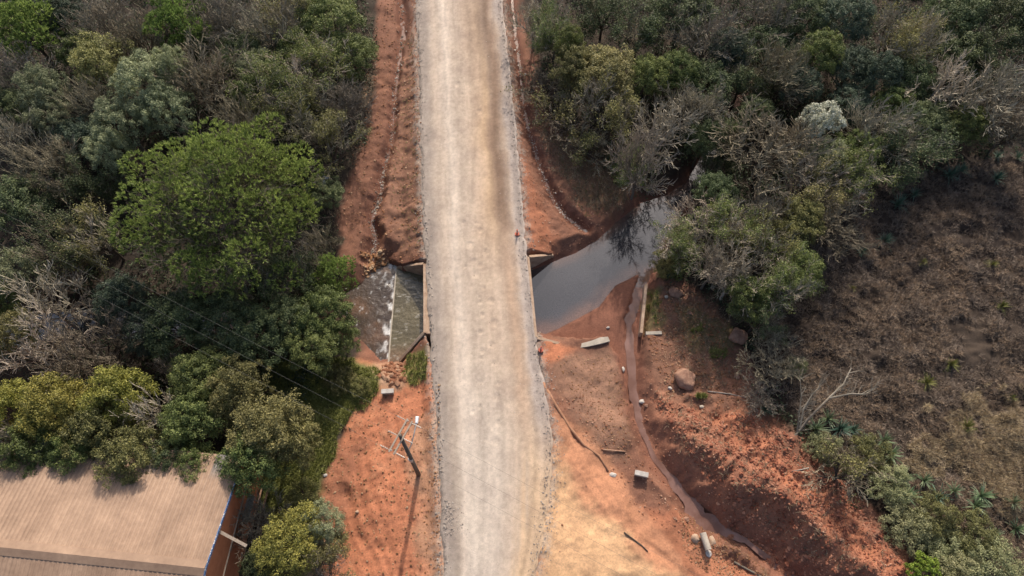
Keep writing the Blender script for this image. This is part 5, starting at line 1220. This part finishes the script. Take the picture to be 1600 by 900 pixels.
# ------------------------------------------------------------------ building
def building():
    RZ = 5.9; EZ = 4.3; gz_ = -1.5
    R0 = Vector((*P(320, 888, RZ), 0)); Lp = Vector((*P(0, 855, RZ), 0)); uu_ = (Lp-R0).normalized(); vv = Vector((uu_.y, -uu_.x, 0))
    if vv.y < 0: vv = -vv
    Wd = (Vector((*P(375, 715, EZ), 0))-R0).dot(vv); Ln = 34
    root = tag(empty('roofed_building', (R0.x, R0.y, gz_)), 'long building with tan corrugated roof and orange gable wall', 'building')
    O = Vector((R0.x, R0.y, gz_))
    def L(a, b, z): p = R0+uu_*a+vv*b-O; return (p.x, p.y, z-gz_)
    # corrugated roof slopes
    m, nt, b = new_mat('tan_corrugated_roof')
    n = noise_node(nt, .35, 5, .65); r = ramp(nt, n.outputs[0], [(.3, (.29, .19, .128)), (.7, (.45, .305, .21))])
    n2 = noise_node(nt, 3, 5, .7); c = mul_color(nt, r.outputs[0], ramp(nt, n2.outputs[0], [(.35, (.82, .8, .8)), (.65, (1.1, 1.1, 1.1))]).outputs[0], .7)
    at = nt.nodes.new('ShaderNodeAttribute'); at.attribute_name = 'Col'; c = mul_color(nt, c, at.outputs[0])
    nt.links.new(c, b.inputs["Base Color"]); b.inputs["Roughness"].default_value = .55; b.inputs["Specular IOR Level"].default_value = .4
    M['roof'] = m
    def roof_cols(dirt, side):
        rr_ = np.random.default_rng(31+side); n_ = len(dirt); sh = (np.arange(n_)*.06/1.08).astype(int); tone = rr_.uniform(.9, 1.06, sh.max()+1)
        c_ = (np.array(dirt)*tone[sh])[:, None, None]*np.ones((1, 9, 3))
        if side > 0:
            for k_ in (1, 6, 13, 14, 15): c_[sh == k_, 7:, :] *= np.array((.62, .85, 1.15))
        return c_.reshape(-1, 3)
    for side in (1, -1):
        na = int(Ln/.06); V = []; dirt = []
        for i in range(na+1):
            a = Ln*i/na; ph = (a/.36) % 1; bump_ = .045*max(0, min(1, (1-abs(ph-.5)*4.5))); dirt.append((.84 if int(a/.36) % 3 else .76) if ph < .12 or ph > .88 else 1.0)  # valley dirt lines also stand in for the weak rib shading
            for j in range(9):
                t = j/8; V.append(L(a, side*(Wd+.1)*t, RZ-(RZ-EZ)*t+bump_))
        F_ = [[i*9+j, (i+1)*9+j, (i+1)*9+j+1, i*9+j+1] for i in range(na) for j in range(8)]
        if side > 0: F_ = [f[::-1] for f in F_]
        o = mesh_np('roof', V, F_, M['roof'], root, col=roof_cols(dirt, side))
        s = o.modifiers.new('solid', 'SOLIDIFY'); s.thickness = .03; s.offset = -1
    # grey replacement sheets peeping out near the eave
    # ridge capping: two folded strips
    V = []; 
    for (a, b_, z) in ((-.02, .55, RZ-.05), (-.02, 0, RZ+.12), (-.02, -.55, RZ-.05), (Ln, .55, RZ-.05), (Ln, 0, RZ+.12), (Ln, -.55, RZ-.05)): V.append(L(a, b_, z))
    o = mesh_np('ridge_cap', V, [[0, 1, 4, 3], [1, 2, 5, 4]], M['roof'], root, col=np.full((6, 3), .85)); s = o.modifiers.new('solid', 'SOLIDIFY'); s.thickness = .02; s.offset = 1
    M['orange_wall'] = simple_mat('orange_render', (.42, .15, .07), (.56, .22, .11), 1.2, .9, .3)
    M['cream_trim'] = simple_mat('cream_trim', (.45, .36, .26), (.55, .45, .34), 3, .8, .1)
    xi = .12
    m = MB(); th = .2
    prof = [(Wd-.35, gz_-.3), (Wd-.35, EZ+.0), (0, RZ-.12), (-Wd+.35, EZ), (-Wd+.35, gz_-.3)]
    V = [L(xi, b_, z) for b_, z in prof]+[L(xi+th, b_, z) for b_, z in prof]; k = 5
    me = bpy.data.meshes.new('wall'); me.from_pydata(V, [], [[0, 1, 2, 3, 4], [9, 8, 7, 6, 5]]+[[i, 5+i, 5+(i+1) % 5, (i+1) % 5] for i in range(5)]); me.update(); me.materials.append(M['orange_wall'])
    o = bpy.data.objects.new('gable_wall', me); COL.objects.link(o); o.parent = root
    for s_ in (1, -1):
        m = MB(); b0 = s_*(Wd-.45); m.hexa([L(xi+th, b0-.1, gz_-.3), L(Ln-.3, b0-.1, gz_-.3), L(Ln-.3, b0+.1, gz_-.3), L(xi+th, b0+.1, gz_-.3)], [L(xi+th, b0-.1, EZ-.05), L(Ln-.3, b0-.1, EZ-.05), L(Ln-.3, b0+.1, EZ-.05), L(xi+th, b0+.1, EZ-.05)])
        m.build('wall', M['orange_wall'], root)
    m = MB(); m.bar(L(xi-.04, Wd-.4, 1.9), L(xi-.04, -Wd+.4, 1.9), .1, .1); m.build('moulding', M['cream_trim'], root)
    # blue and white patterned fascia
    mt, nt, b = new_mat('blue_white_fascia')
    tc = nt.nodes.new("ShaderNodeTexCoord"); ck = nt.nodes.new("ShaderNodeTexVoronoi"); ck.inputs["Scale"].default_value = 5.5
    nt.links.new(tc.outputs['Object'], ck.inputs['Vector'])
    rr = ramp(nt, ck.outputs[0], [(.28, (.72, .74, .78)), (.36, (.13, .22, .42))]); nt.links.new(rr.outputs[0], b.inputs["Base Color"])
    for s_ in (1, -1):
        m = MB(); m.bar(L(-.03, s_*(Wd if s_ < 0 else Wd*.78), (RZ-(RZ-EZ)*(1 if s_ < 0 else .78))-.12), L(-.03, 0, RZ-.12), .05, .26); m.build('fascia', mt, root)
    # window
    wf = MB(); wc = Wd*.60
    def frame_bar(m, b0, z0, b1, z1, w=.09): m.bar(L(xi-.05, b0, z0), L(xi-.05, b1, z1), .1, w)
    w0, w1, z0, z1 = wc-1.05, wc+1.05, -.3, .95
    for q_ in ((w0, z0, w1, z0), (w0, z1, w1, z1), (w0, z0, w0, z1), (w1, z0, w1, z1), (wc, z0, wc, z1)): frame_bar(wf, *q_)
    for k_ in range(1, 5): frame_bar(wf, w0, z0+(z1-z0)*k_/5, w1, z0+(z1-z0)*k_/5, .05)
    fo = wf.build('window', simple_mat('grey_window_frame', (.22, .22, .21), (.3, .3, .29), 4, .6, 0), root)
    m = MB(); m.bar(L(xi-.02, w0, (z0+z1)/2), L(xi-.02, w1, (z0+z1)/2), .03, z1-z0)
    gm = simple_mat('dark_glass', (.03, .035, .035), (.06, .065, .06), 1, .1, 0, spec=.6); m.build('pane', gm, fo)
    # beam sticking out of the gable
    m = MB(); bb = Wd*.33; m.bar(L(.35, bb, 4.9), L(-2.1, bb-.9, 4.4), .22, .12); m.build('beam', M['beam'], root)
    # eave gutter boards
    return root, L, Wd
bld, BL, BW = building()
# lean-to rails beside the gable
m = MB()
O = bld.location
for dx_ in (0, .55):
    a = G(412+dx_*18, 765); b = G(395+dx_*18, 830); m.bar((a[0], a[1], a[2]+.5), (b[0], b[1], b[2]+.5), .14, .12)
    for q_ in (a, b): m.bar((q_[0], q_[1], q_[2]-.1), (q_[0], q_[1], q_[2]+.45), .1, .1)
tag(m.build('wooden_rails', M['rust']), 'reddish wooden rails beside the orange gable wall', 'rails')
